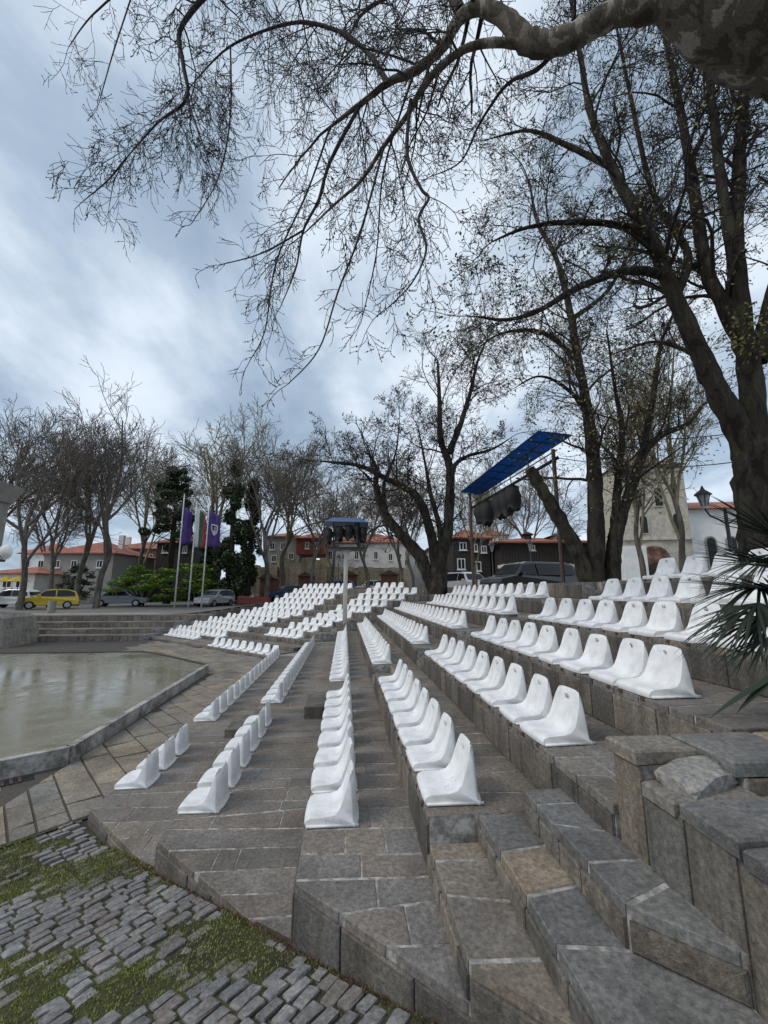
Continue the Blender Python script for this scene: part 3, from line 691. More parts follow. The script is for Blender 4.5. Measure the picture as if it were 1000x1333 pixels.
# ------------------------------------------------------------------ white bucket seats
def seat_mesh():
    # front surface, from the front foot over the seat up to the top of the back; centre line and edge line
    cen = [(.012, .0), (.0, .035), (.012, .062), (.05, .072), (.13, .060), (.20, .050), (.255, .056), (.295, .095), (.322, .165), (.345, .25), (.362, .33), (.376, .385), (.388, .402)]
    edg = [(.020, .0), (.010, .030), (.022, .056), (.06, .072), (.13, .074), (.20, .078), (.255, .094), (.290, .135), (.314, .195), (.335, .265), (.354, .328), (.371, .374), (.388, .392)]
    hw = [.190, .198, .200, .201, .201, .200, .198, .194, .188, .180, .169, .154, .128]
    rear = [(.402, .392), (.412, .36), (.418, .28), (.424, .18), (.430, .09), (.434, .03), (.448, .022), (.450, .0)]
    rhw = [.128, .158, .176, .187, .195, .200, .212, .213]
    vs = [-1, -.93, -.75, -.4, 0, .4, .75, .93, 1]
    v = []; f = []; nv = len(vs)
    for (cx_, cz), (ex, ez), h in zip(cen, edg, hw):
        for q in vs:
            k = abs(q) ** 3.2; v.append((cx_ + (ex - cx_) * k, q * h, cz + (ez - cz) * k))
    nf = len(cen)
    for (x, z), h in zip(rear, rhw):
        for q in vs: v.append((x - .035 * abs(q) ** 4, q * h, z))
    nr = nf + len(rear)
    for i in range(nr - 1):
        for j in range(nv - 1): f.append((i * nv + j, (i + 1) * nv + j, (i + 1) * nv + j + 1, i * nv + j + 1))
    # side walls: strips from the front edge back to the rear edge and the floor
    side_edges = []
    for sg, j in ((-1, 0), (1, nv - 1)):
        fr = [i * nv + j for i in range(nf)][::-1]; bk = [i * nv + j for i in range(nf, nr)]
        for x in (.36, .26, .16, .07): v.append((x, sg * .2, 0)); bk.append(len(v) - 1)
        bk.append(fr[-1])
        for i in range(len(fr) - 1):
            q = [fr[i], fr[i + 1], bk[i + 1], bk[i]] if i < len(fr) - 2 else [fr[i], fr[i + 1], bk[i]]
            f.append(tuple(q) if sg > 0 else tuple(q[::-1]))
        side_edges += [tuple(sorted(e_)) for e_ in zip(fr, fr[1:])] + [tuple(sorted(e_)) for e_ in zip(bk[:7], bk[1:7])]
    me = mesh('seat_shell', v, f, True)
    bm = bmesh.new(); bm.from_mesh(me); bmesh.ops.recalc_face_normals(bm, faces=bm.faces)
    se = set(side_edges); ed = [e_ for e_ in bm.edges if tuple(sorted(q.index for q in e_.verts)) in se]
    bmesh.ops.bevel(bm, geom=ed, offset=.006, segments=2, affect='EDGES', profile=.5, clamp_overlap=True)
    bmesh.ops.triangulate(bm, faces=[x for x in bm.faces if len(x.verts) > 4])
    for sg in (-1, 1):                                   # moulded foot rim along both sides
        r_ = bmesh.ops.create_cube(bm, size=1)['verts']
        for q in r_: q.co = Vector((.235 + q.co.x * .42, sg * .203 + q.co.y * .016, .010 + q.co.z * .018))
    bm.to_mesh(me); bm.free(); me.polygons.foreach_set('use_smooth', [True] * len(me.polygons))
    for q in me.vertices: q.co = Vector((q.co.x * .88, q.co.y * .93, q.co.z * .83))
    me.materials.append(M_SEAT); return me
SEAT = seat_mesh()
NUM = {}
def num_mesh(k):
    if k in NUM: return NUM[k]
    c = bpy.data.curves.new('t', 'FONT'); c.body = str(k); c.size = .05; c.align_x = 'CENTER'; c.align_y = 'CENTER'; c.offset = .0012
    o = bpy.data.objects.new('t', c); COL.objects.link(o); dg = bpy.context.evaluated_depsgraph_get(); dg.update()
    me = bpy.data.meshes.new_from_object(o.evaluated_get(dg)); bpy.data.objects.remove(o); me.materials.append(M_INK); NUM[k] = me; return me
BOLT = MB().box(-.012, .012, -.02, .02, 0, .022)
BOLT = mesh('bracket', BOLT.v, BOLT.f); BOLT.materials.append(M_RUST)
seats = []          # (x, y, z, facing rotation, label, group, number)
B1, B2, B3, B4 = 'seats of the block beside the cobbles', 'seats of the second straight block', 'seats right of the aisle in the turned block', 'seats left of the aisle in the turned block'
def row(k, t0, n, sp, blk, first):
    for j in range(n):
        e_ = 'cobbled ramp' if blk == B1 else 'cross aisle'
        lab = 'white plastic bucket seat, %s from the %s in %s straight row, %s block' % (ORD[j], e_, ROWN[k], 'near' if blk == B1 else 'second')
        seats.append((A[k] - .012, t0 + j * sp + .215 + (.1 if (k == 6 and j == 0 and blk == B1) else 0) + random.uniform(-.012, .012), ZT[k], 0, lab, blk, first + j, k))
for k, t0, n in ((1, 5.58, 3), (2, 4.41, 6), (3, 3.34, 8), (4, 2.93, 8), (5, 2.98, 9), (6, 2.81, 9), (7, 2.97, 8), (8, 2.6, 8), (9, 3.95, 5)): row(k, t0, n, .5, B1, 8 + (k % 3))
for k, t0, n, sp in ((1, 8.14, 15, .5), (2, 8.26, 18, .5), (3, 8.24, 19, .5), (4, 8.24, 20, .5), (5, 8.72, 19, .5), (6, 8.54, 20, .5), (7, 8.08, 14, .55), (8, 8.45, 13, .6)): row(k, t0, n, sp, B2, 1)
rt2 = math.sqrt(2)
def trow(i, xr, xl, nm, blk, zoff=0):
    s = SL[i]; L = (xr - xl) * rt2; n = max(1, int(round(L / .5)))
    for j in range(n):
        d = (j + .5) * L / n; x = xr - d / rt2; y = s - x
        lab = 'white seat, %s from the %s, %s row of the turned block%s' % (ORD[j], 'straight rows' if blk == B3 else 'aisle', nm, '' if blk == B3 else ' beyond the aisle')
        seats.append((x - .012 / rt2, y - .012 / rt2, SZ[i] + zoff, R(45), lab, blk, 1 + j, 20 + i))
xr = sx((355, 855), SL[0]); xl = sx((268, 845), SL[0]); trow(0, xr, xl, 'front', B3)
for i in range(10): trow(i + 3, min(sx(Rr[i], SL[i + 3]), SA[i + 3] - .35), sx(Rl[i], SL[i + 3]), ORD[i + 1], B3)
for i in range(12): trow(i + 1, sx(Lr[i], SL[i + 1]), sx(Ll[i], SL[i + 1]), ORD[i], B4)
seats.sort(key=lambda q: q[0] ** 2 + q[1] ** 2)
rest = MB(); svn = np.array([v.co for v in SEAT.vertices]); sfn = [tuple(p.vertices) for p in SEAT.polygons]
for i, (x, y, z, rz, lab, grp, num, k) in enumerate(seats):
    jz = random.gauss(0, .022); z += .004
    if i < 300:
        dd = math.hypot(x, y)
        if dd < 11:
            o = empty('seat', (x, y, z), rz + jz); sh = link('shell', SEAT, o); 
            nm = link('number', num_mesh(num), o); nm.location = (.309, 0, .278)
            nm.rotation_euler = Matrix(((0, -.2, -.98), (-1, 0, 0), (0, .98, -.2))).to_euler()
            if k > 3:
                for yy in (-.12, .12): b_ = link('bracket', BOLT, o); b_.location = (.008, yy, -.026)
        else: o = link('seat', SEAT); o.location = (x, y, z); o.rotation_euler = (0, 0, rz + jz)
        o.scale = (1, random.uniform(.98, 1.02), random.uniform(.98, 1.03)); tag(o, lab, 'seat', grp)
    else:
        c_, s_ = math.cos(rz), math.sin(rz); rest.add(np.stack([x + svn[:, 0] * c_ - svn[:, 1] * s_, y + svn[:, 0] * s_ + svn[:, 1] * c_, z + svn[:, 2]], 1), sfn)
if rest.v: tag(rest.obj('seats', M_SEAT, None, True), 'farthest white plastic seats of the turned block, seen as one mass', 'seats', kind='stuff')


# ------------------------------------------------------------------ trees
class Wood:
    """collects branch polylines and turns them into tubes"""
    def __init__(s): s.b = {}; s.tips = []
    def add(s, pts, r0, r1, k=3):
        pts = np.asarray(pts, float); n = len(pts); s.b.setdefault((n, k), []).append((pts, np.linspace(r0, r1, n)))
    def addr(s, pts, rad, k=8):
        pts = np.asarray(pts, float); s.b.setdefault((len(pts), k), []).append((pts, np.asarray(rad, float)))
    def mesh(s, name, buds=None, rough=0):
        VV = []; FF = []; off = 0
        for (n, k), L in s.b.items():
            P = np.array([a for a, _ in L]); Rr_ = np.array([b for _, b in L]); B = len(L)
            T = np.empty_like(P); T[:, 1:-1] = P[:, 2:] - P[:, :-2]; T[:, 0] = P[:, 1] - P[:, 0]; T[:, -1] = P[:, -1] - P[:, -2]
            T /= np.linalg.norm(T, axis=2, keepdims=True) + 1e-9
            ref = np.where(np.abs(T[:, :1, 2:3]) > .8, np.array([[[1., .2, 0]]]), np.array([[[.1, .05, 1.]]]))
            a = np.cross(T, ref); a /= np.linalg.norm(a, axis=2, keepdims=True) + 1e-9; b = np.cross(T, a)
            ph = np.arange(k) * 2 * np.pi / k
            rad = Rr_[..., None] * (1 + (rng.normal(0, rough, (B, n, k)) if rough else 0))
            ring = P[:, :, None] + (a[:, :, None] * np.cos(ph)[None, None, :, None] + b[:, :, None] * np.sin(ph)[None, None, :, None]) * rad[..., None]
            VV.append(ring.reshape(-1, 3))
            base = off + (np.arange(B) * n * k)[:, None, None] + (np.arange(n - 1) * k)[None, :, None]; j = np.arange(k)[None, None]; j2 = (j + 1) % k
            FF.append(np.stack([base + j, base + j2, base + k + j2, base + k + j], 3).reshape(-1, 4)); off += B * n * k
        V_ = np.concatenate(VV); Q = np.concatenate(FF)
        if buds is not None and len(buds):
            c = np.array(buds); sz = rng.uniform(.5, 1.2, len(c))[:, None] * s.bud
            o = np.array([[1, 0, 0], [-.5, .87, 0], [-.5, -.87, 0]]); bv = [c + sz * np.array([0, 0, 1.6])] + [c + sz * q for q in o] + [c - sz * np.array([0, 0, 1.6])]
            bv = np.stack(bv, 1).reshape(-1, 3); i0 = len(V_) + np.arange(len(c)) * 5
            tr = [(0, 1, 2), (0, 2, 3), (0, 3, 1), (4, 2, 1), (4, 3, 2), (4, 1, 3)]; V_ = np.concatenate([V_, bv]); TR = np.concatenate([np.stack([i0 + q for q in t_], 1) for t_ in tr])
        else: TR = np.zeros((0, 3), int)
        me = bpy.data.meshes.new(name); me.vertices.add(len(V_)); me.vertices.foreach_set('co', V_.astype(np.float32).ravel())
        nq, n3 = len(Q), len(TR); me.loops.add(nq * 4 + n3 * 3); me.loops.foreach_set('vertex_index', np.concatenate([Q.ravel(), TR.ravel()]).astype(np.int32))
        me.polygons.add(nq + n3); me.polygons.foreach_set('loop_start', np.concatenate([np.arange(nq) * 4, nq * 4 + np.arange(n3) * 3]).astype(np.int32))
        me.polygons.foreach_set('loop_total', np.concatenate([np.full(nq, 4), np.full(n3, 3)]).astype(np.int32)); me.polygons.foreach_set('use_smooth', np.ones(nq + n3, bool)); me.update(); return me
    bud = .008
def unit(v): return v / (np.linalg.norm(v) + 1e-9)
def perp(d):
    a = np.cross(d, [.3, .5, .8]); a = unit(a); b = np.cross(d, a); q = random.uniform(0, 2 * math.pi); return a * math.cos(q) + b * math.sin(q)
def grow(W, p, d, L, r, lvl, C, tips, buds=None):
    """one branch and its children; C: per-level lists"""
    n = C['seg'][lvl]; pts = [p]; d = unit(np.asarray(d, float)); k = C['k'][lvl]
    for i in range(n):
        d = unit(d + rng.normal(0, C['wig'][lvl], 3) + np.array([0, 0, C['trop'][lvl] * (i + 1) / n]))
        p = p + d * (L / n); pts.append(p)
    r1 = max(r * C['tap'][lvl], C['rmin']); W.add(pts, r, r1, k)
    if lvl + 1 >= C['lev']:
        tips.append(pts[-1])
        if buds is not None:
            for q in pts[1:]:
                if random.random() < C.get('bud', .5): buds.append(q)
        return
    m = C['nch'][lvl]; m = max(1, int(round(m * random.uniform(.75, 1.25))))
    for j in range(m):
        t_ = C['from'][lvl] + (1 - C['from'][lvl]) * (j + random.random()) / m; t_ = min(t_, .999)
        f = t_ * n; i = int(f); q = pts[i] + (pts[i + 1] - pts[i]) * (f - i); dd = unit(pts[i + 1] - pts[i])
        an = math.radians(random.gauss(C['ang'][lvl], 12)); nd_ = dd * math.cos(an) + perp(dd) * math.sin(an)
        rr = r + (r1 - r) * t_
        grow(W, q, nd_, L * C['lr'][lvl] * (1.15 - .5 * t_) * random.uniform(.7, 1.25), max(rr * C['rr'][lvl], C['rmin']), lvl + 1, C, tips, buds)
def smooth_line(P, n=6):
    P = [np.array(p, float) for p in P]; out = []
    for i in range(len(P) - 1):
        p0, p1, p2, p3 = P[max(i - 1, 0)], P[i], P[i + 1], P[min(i + 2, len(P) - 1)]
        for j in range(n):
            t = j / n; out.append(.5 * (2 * p1 + (p2 - p0) * t + (2 * p0 - 5 * p1 + 4 * p2 - p3) * t * t + (3 * p1 - p0 - 3 * p2 + p3) * t ** 3))
    out.append(P[-1]); return out
def limb(parent, name, pix, rad, m, W=None, C=None, tips=None, buds=None, dens=2.0, clen=1.2, lvl=0, k=10, start=.0, rough=.05, knots=True, up=0, crr=.35):
    """a big limb along (u, v, distance) points; its side branches go into W"""
    P = [np.array(at(*p)) if len(p) == 3 else np.array(p[:3]) for p in pix]; n = 6
    S = smooth_line(P, n); rr = np.interp(np.linspace(0, 1, len(S)), np.linspace(0, 1, len(rad)), rad)
    if knots: S = [s + rng.normal(0, .025, 3) * r for s, r in zip(S, rr)]
    w_ = Wood(); w_.addr(S, rr, k); o = link(name, w_.mesh(name, rough=rough), parent, m)
    if W is not None:
        L = sum(np.linalg.norm(S[i + 1] - S[i]) for i in range(len(S) - 1)); m_ = int(L * dens)
        for j in range(m_):
            t = start + (1 - start) * (j + random.random()) / m_; f = min(t, .999) * (len(S) - 1); i = int(f); q = S[i] + (S[i + 1] - S[i]) * (f - i)
            d = unit(S[i + 1] - S[i]); a = math.radians(random.uniform(35, 80)); nd_ = d * math.cos(a) + perp(d) * math.sin(a) + np.array([0, 0, up])
            r = rr[i] * crr
            grow(W, q, nd_, clen * random.uniform(.6, 1.3), max(min(r, .05), C['rmin']), lvl, C, tips, buds)
        grow(W, S[-1], S[-1] - S[-2], clen, rr[-1], lvl, C, tips, buds)
    return o
def leaves(name, pts, size, m, parent, spread=.1, flat=.0, kind='stuff'):
    n = len(pts); c = np.array(pts) + rng.normal(0, spread, (n, 3)); a = rng.normal(0, 1, (n, 3)); a /= np.linalg.norm(a, axis=1, keepdims=True)
    nrm = rng.normal(0, 1, (n, 3)); nrm[:, 2] = nrm[:, 2] + flat * np.sign(nrm[:, 2] + 1e-6) ; b = np.cross(a, nrm); b /= np.linalg.norm(b, axis=1, keepdims=True) + 1e-9; a = np.cross(b, nrm); a /= np.linalg.norm(a, axis=1, keepdims=True) + 1e-9
    s = (size * rng.uniform(.6, 1.3, n))[:, None]
    v = np.stack([c - a * s, c + b * s * .55, c + a * s, c - b * s * .55], 1).reshape(-1, 3)
    me = bpy.data.meshes.new(name); me.vertices.add(4 * n); me.vertices.foreach_set('co', v.astype(np.float32).ravel()); me.loops.add(4 * n); me.loops.foreach_set('vertex_index', np.arange(4 * n, dtype=np.int32))
    me.polygons.add(n); me.polygons.foreach_set('loop_start', np.arange(n, dtype=np.int32) * 4); me.polygons.foreach_set('loop_total', np.full(n, 4, np.int32)); me.update()
    o = link(name, me, parent, m); o['kind'] = kind; return o

# --- the plane tree whose limb reaches over the seats
CP = dict(lev=4, seg=[6, 7, 7, 5], k=[4, 3, 3, 3], wig=[.16, .16, .15, .15], trop=[-.25, -.40, -.32, .10], tap=[.45, .45, .5, .6], nch=[5, 4, 4], **{'from': [.15, .12, .12]}, ang=[50, 45, 38], lr=[.74, .70, .50], rr=[.55, .5, .5], rmin=.0034, bud=.3)
tr = empty('plane_tree', (4.6, 1.9, 2.1)); tag(tr, 'huge plane tree with pale mottled bark reaching bare drooping branches over the seats', 'tree')
def sub(o, p):
    o.parent = p; o.matrix_parent_inverse = Matrix.Translation(-Vector(p.location)); return o
PW = Wood(); PW.bud = .0095; tips = []; buds = []
E0 = empty('tmp')
def pl(*a, **k): return sub(limb(None, *a, **k), tr)
pl('trunk', [(4.6, 1.9, 1.9, 0), (4.55, 2.0, 3.2, 0), (4.3, 2.1, 4.6, 0), (1150, 110, 3.5), (1050, 50, 3.45), (955, 10, 3.4), (880, -70, 3.3), (840, -170, 3.2)], [.62, .55, .52, .50, .50, .47, .40, .3], M_PLANE, k=18, rough=.02)
pl('limb', [(930, -30, 3.4), (870, 0, 3.5), (800, 18, 3.6), (735, 52, 3.7), (692, 56, 3.8), (662, 28, 3.9), (628, 10, 4.0), (600, 22, 4.1), (575, 62, 4.2), (540, 92, 4.35), (505, 108, 4.5), (470, 135, 4.7), (430, 165, 5.0)], [.20, .155, .135, .12, .13, .105, .085, .075, .062, .055, .045, .035, .02], M_PLANE, PW, CP, tips, buds, dens=2.6, clen=1.15, start=.42, k=12)
pl('limb', [(694, 60, 3.8), (650, 55, 3.85), (610, 62, 3.9), (575, 85, 4.0), (548, 118, 4.1), (530, 150, 4.3), (500, 190, 4.5), (470, 235, 4.7), (440, 262, 4.9), (400, 300, 5.2)], [.055, .05, .045, .042, .038, .034, .028, .022, .018, .01], M_PLANE, PW, CP, tips, buds, dens=2.9, clen=.95, start=.25, k=8)
pl('limb', [(535, 130, 4.2), (530, 200, 4.2), (548, 245, 4.2), (558, 258, 4.2), (545, 285, 4.2), (555, 325, 4.2), (535, 370, 4.25), (500, 405, 4.3)], [.026, .022, .02, .018, .016, .014, .010, .006], M_TWIG, PW, CP, tips, buds, dens=3.0, clen=.55, start=.3, k=6, lvl=1)
pl('limb', [(600, 15, 4.1), (570, -30, 4.2), (500, -60, 4.4), (420, -40, 4.6), (330, -50, 4.8), (272, -10, 4.9), (235, 38, 5.0), (238, 80, 5.0), (243, 128, 5.05), (205, 160, 5.2), (165, 205, 5.4)], [.075, .07, .06, .055, .05, .045, .036, .03, .024, .016, .008], M_TWIG, PW, CP, tips, buds, dens=3.3, clen=.95, start=.2, k=8)
pl('limb', [(505, 108, 4.5), (480, 70, 4.7), (440, 40, 4.9), (380, 30, 5.2), (300, 60, 5.6), (250, 110, 5.8)], [.04, .035, .03, .025, .018, .008], M_TWIG, PW, CP, tips, buds, dens=3.4, clen=1.0, start=.1, k=7)
pl('limb', [(470, 135, 4.7), (430, 210, 4.9), (415, 260, 5.0), (395, 300, 5.1), (385, 350, 5.2), (365, 400, 5.3)], [.03, .026, .022, .018, .013, .006], M_TWIG, PW, CP, tips, buds, dens=3.2, clen=.8, start=.1, k=6, lvl=1)
pl('limb', [(330, -50, 4.8), (240, -60, 5.2), (180, -30, 5.5), (120, 20, 5.8), (90, 60, 6.0)], [.03, .026, .02, .014, .006], M_TWIG, PW, CP, tips, buds, dens=2.6, clen=.7, start=.2, k=6, lvl=1)
pl('limb', [(800, 15, 3.6), (770, -60, 3.8), (700, -90, 4.2), (620, -60, 4.8), (540, -20, 5.3), (470, 20, 5.8), (440, 90, 6.1)], [.08, .07, .06, .045, .035, .025, .01], M_TWIG, PW, CP, tips, buds, dens=3.0, clen=1.15, start=.15, k=7)
pl('limb', [(735, 52, 3.7), (700, 90, 4.0), (660, 110, 4.4), (625, 160, 4.8), (600, 210, 5.0), (560, 230, 5.2)], [.03, .028, .024, .018, .012, .006], M_TWIG, PW, CP, tips, buds, dens=2.4, clen=.8, start=.3, k=6, lvl=1)
for pp in ([(430, 165, 5.0), (400, 250, 5.1), (360, 340, 5.2), (345, 430, 5.3), (325, 470, 5.35)], [(500, 190, 4.5), (470, 300, 4.5), (440, 380, 4.6), (415, 455, 4.7), (375, 500, 4.8)], [(300, 60, 5.6), (300, 150, 5.6), (285, 230, 5.6), (250, 290, 5.6)], [(165, 205, 5.4), (140, 235, 5.4), (108, 262, 5.4)], [(540, 92, 4.35), (500, 220, 4.8), (490, 330, 5.0), (470, 420, 5.2)], [(243, 128, 5.05), (265, 190, 5.0), (285, 250, 5.0)], [(180, -30, 5.5), (150, 60, 5.4), (130, 130, 5.4)], [(395, 300, 5.1), (340, 330, 5.3), (285, 345, 5.5)]):
    pl('limb', pp, [.016, .013, .010, .006], M_TWIG, PW, CP, tips, buds, dens=3.6, clen=.42, start=.05, k=5, lvl=2)
o = link('twigs', PW.mesh('twigs', buds), None, M_TWIG); o['kind'] = 'stuff'; sub(o, tr)

# --- trees with young leaves beside the seats
CT = dict(lev=4, seg=[6, 5, 4, 3], k=[4, 3, 3, 3], wig=[.17, .2, .2, .2], trop=[.02, .0, -.02, .03], tap=[.4, .45, .5, .6], nch=[5, 5, 4], **{'from': [.15, .15, .1]}, ang=[48, 48, 45], lr=[.6, .55, .5], rr=[.5, .5, .5], rmin=.004, bud=.25)
def leafy(name, label, base, specs, m, C, leafn=0, leafs=.05, bud=.012, grp=None, twigm=M_TWIG, tufts=()):
    t = empty(name, base); tag(t, label, 'tree', grp); W = Wood(); W.bud = bud; tips = []; buds = []
    for (nm, pix, rad, dens, clen, lv) in specs:
        sub(limb(None, nm, pix, rad, m, W if dens else None, C, tips, buds, dens=max(dens, .01), clen=clen, lvl=lv, start=.3, k=22 if nm == 'trunk' else 12, rough=.07, up=.25), t)
    if W.b: o = link('twigs', W.mesh('twigs', buds), None, twigm); o['kind'] = 'stuff'; sub(o, t)
    if leafn:
        pk = [tips[random.randrange(len(tips))] for _ in range(leafn)] + [np.array(q) + rng.normal(0, s_, 3) for q, s_, n_ in tufts for _ in range(n_)]
        sub(leaves('leaves', pk, leafs, M_YLEAF, None, .12), t)
    return t
D2 = 6.6
T2 = leafy('leafing_tree', 'big dark tree forking into leaning stems behind the palm', at(1000, 800, D2), [
    ('trunk', [(1010, 830, D2), (998, 740, D2), (990, 660, D2), (985, 600, D2), (984, 560, D2)], [.44, .33, .30, .33, .28], 0, 0, 0),
    ('stem', [(978, 590, D2), (935, 510, D2), (905, 445, D2), (870, 365, D2), (845, 305, D2), (805, 235, 6.8), (770, 150, 7.0), (755, 70, 7.2), (740, -20, 7.4)], [.22, .165, .14, .125, .112, .09, .068, .05, .03], 2.6, 1.5, 0),
    ('stem', [(984, 570, D2), (972, 460, D2), (945, 400, 6.7), (920, 350, 6.8), (900, 225, 7), (885, 140, 7.2), (865, 40, 7.4), (850, -60, 7.6)], [.19, .17, .125, .11, .09, .075, .05, .035], 2.6, 1.4, 0),
    ('stem', [(974, 470, D2), (958, 330, 6.6), (962, 230, 6.6), (966, 150, 6.7), (975, 40, 6.8), (980, -60, 7)], [.16, .13, .11, .10, .07, .04], 2.4, 1.3, 0),
    ('stem', [(957, 350, D2), (938, 230, 6.5), (925, 110, 6.5), (915, 0, 6.6)], [.1, .085, .07, .04], 2.4, 1.2, 0),
    ('limb', [(852, 312, D2), (820, 296, 6.5), (780, 290, 6.4), (725, 290, 6.3), (680, 298, 6.3), (640, 315, 6.3)], [.075, .065, .055, .045, .03, .012], 3.4, .95, 0),
    ('limb', [(866, 360, D2), (835, 352, 6.4), (800, 356, 6.3), (750, 376, 6.2), (700, 405, 6.2), (660, 416, 6.2), (620, 412, 6.2)], [.085, .075, .065, .055, .04, .03, .012], 3.4, .9, 0),
    ('limb', [(790, 215, 6.8), (740, 190, 7), (690, 170, 7.2), (640, 180, 7.5)], [.06, .05, .035, .012], 3.0, 1.1, 0),
    ('limb', [(915, 470, D2), (890, 455, 7), (850, 445, 7.5), (800, 460, 8)], [.05, .04, .03, .012], 2.6, 1.0, 0),
    ('limb', [(985, 470, D2), (1010, 380, 6.4), (1040, 250, 6.4), (1060, 120, 6.5)], [.16, .13, .1, .05], 2.0, 1.3, 0),
    ('limb', [(880, 385, D2), (895, 330, 6.9), (850, 250, 7.4), (820, 120, 7.8), (800, 20, 8)], [.08, .07, .055, .04, .02], 2.6, 1.3, 0),
], M_DBARK, CT, 6500, .034, tufts=[(at(965, 440, 6.3), .16, 170), (at(985, 430, 6.2), .2, 150), (at(870, 330, 6.4), .14, 60), (at(905, 300, 6.6), .25, 80)])
D3 = 11.5
T3 = leafy('leafing_tree', 'dark rough tree of several trunks with a sawn off stub by the blue canopy', at(780, 785, D3), [
    ('trunk', [(775, 800, D3), (775, 760, D3), (776, 680, D3), (773, 610, D3), (764, 530, D3), (752, 465, D3), (740, 395, D3), (722, 330, 11.6), (700, 290, 11.7), (690, 240, 11.8)], [.32, .235, .205, .19, .135, .11, .092, .07, .05, .03], 2.2, 1.9, 0),
    ('trunk', [(795, 800, D3), (797, 750, D3), (800, 710, D3), (812, 665, D3), (826, 625, D3), (838, 590, D3), (862, 566, D3), (895, 552, D3), (914, 528, D3)], [.26, .21, .185, .14, .125, .115, .085, .06, .03], 2.0, 1.5, 0),
    ('limb', [(798, 705, D3), (802, 660, D3), (806, 610, D3), (810, 560, D3), (800, 500, 11.8), (790, 430, 12)], [.12, .11, .10, .08, .05, .02], 2.4, 1.5, 0),
    ('limb', [(752, 470, D3), (720, 440, 11.3), (690, 430, 11.2), (650, 435, 11.2), (620, 455, 11.2)], [.08, .07, .055, .035, .012], 2.8, 1.2, 0),
    ('limb', [(745, 415, D3), (790, 380, 11.8), (820, 330, 12), (850, 300, 12.2)], [.08, .06, .04, .015], 2.6, 1.4, 0),
    ('limb', [(763, 530, D3), (730, 500, 11), (700, 490, 10.8), (670, 505, 10.7)], [.06, .045, .03, .01], 2.6, 1.1, 0),
    ('limb', [(835, 595, D3), (850, 520, 11.6), (860, 450, 11.8), (880, 400, 12)], [.1, .08, .05, .02], 2.6, 1.5, 0),
], M_DBARK, CT, 7000, .042)
stub = limb(None, 'sawn_stub', [(770, 770, D3), (757, 730, D3), (738, 693, D3), (716, 655, D3), (700, 628, D3), (690, 610, D3)], [.22, .20, .19, .18, .16, .14], M_DBARK, k=12, rough=.12); sub(stub, T3)
e_ = at(690, 610, D3); d_ = (e_ - at(700, 628, D3)).normalized(); cut_ = MB().tube([e_ - d_ * .02, e_ + d_ * .015], .135, 12).obj('cut_face', plain('sawn_wood', (.16, .12, .085), .8), None); cut_.parent = T3; cut_.matrix_parent_inverse = Matrix.Translation(-Vector(T3.location))
D4 = 20
CF = dict(CT); CF['rmin'] = .008; CF['trop'] = [.05, .02, 0, .05]
T4 = leafy('bare_tree', 'dark bare tree with a low limb arching over the middle of the turned block', at(570, 790, D4), [
    ('trunk', [(572, 800, D4), (570, 772, D4), (570, 745, D4), (576, 715, D4), (583, 690, D4), (586, 640, D4), (585, 606, D4), (574, 572, D4), (572, 515, D4), (570, 470, D4)], [.62, .50, .42, .30, .26, .22, .19, .14, .10, .05], 1.5, 2.2, 0),
    ('limb', [(566, 768, D4), (556, 745, D4), (545, 722, D4), (520, 694, D4), (501, 668, D4), (490, 635, D4), (490, 610, D4), (480, 590, D4)], [.36, .31, .29, .25, .2, .15, .10, .04], 1.6, 1.9, 0),
    ('limb', [(568, 735, D4), (560, 690, D4), (545, 650, D4), (525, 634, D4), (504, 624, D4), (470, 607, D4), (436, 602, D4), (415, 600, D4)], [.26, .22, .19, .16, .14, .11, .07, .03], 1.9, 1.9, 0),
    ('limb', [(584, 590, D4), (598, 557, D4), (612, 512, D4), (622, 470, D4), (635, 440, D4)], [.16, .14, .1, .07, .03], 1.8, 2.0, 0),
    ('limb', [(586, 625, D4), (592, 606, D4), (608, 594, D4), (640, 585, D4), (665, 570, D4)], [.13, .11, .09, .06, .02], 1.8, 1.8, 0),
    ('limb', [(575, 715, D4), (571, 680, D4), (560, 640, D4), (553, 600, D4), (545, 560, D4)], [.16, .13, .1, .06, .03], 1.8, 2.0, 0),
    ('limb', [(503, 665, D4), (500, 630, D4), (515, 590, D4), (520, 550, D4)], [.1, .08, .05, .02], 1.8, 1.7, 0),
], M_DBARK, CF, 700, .06, bud=.025)

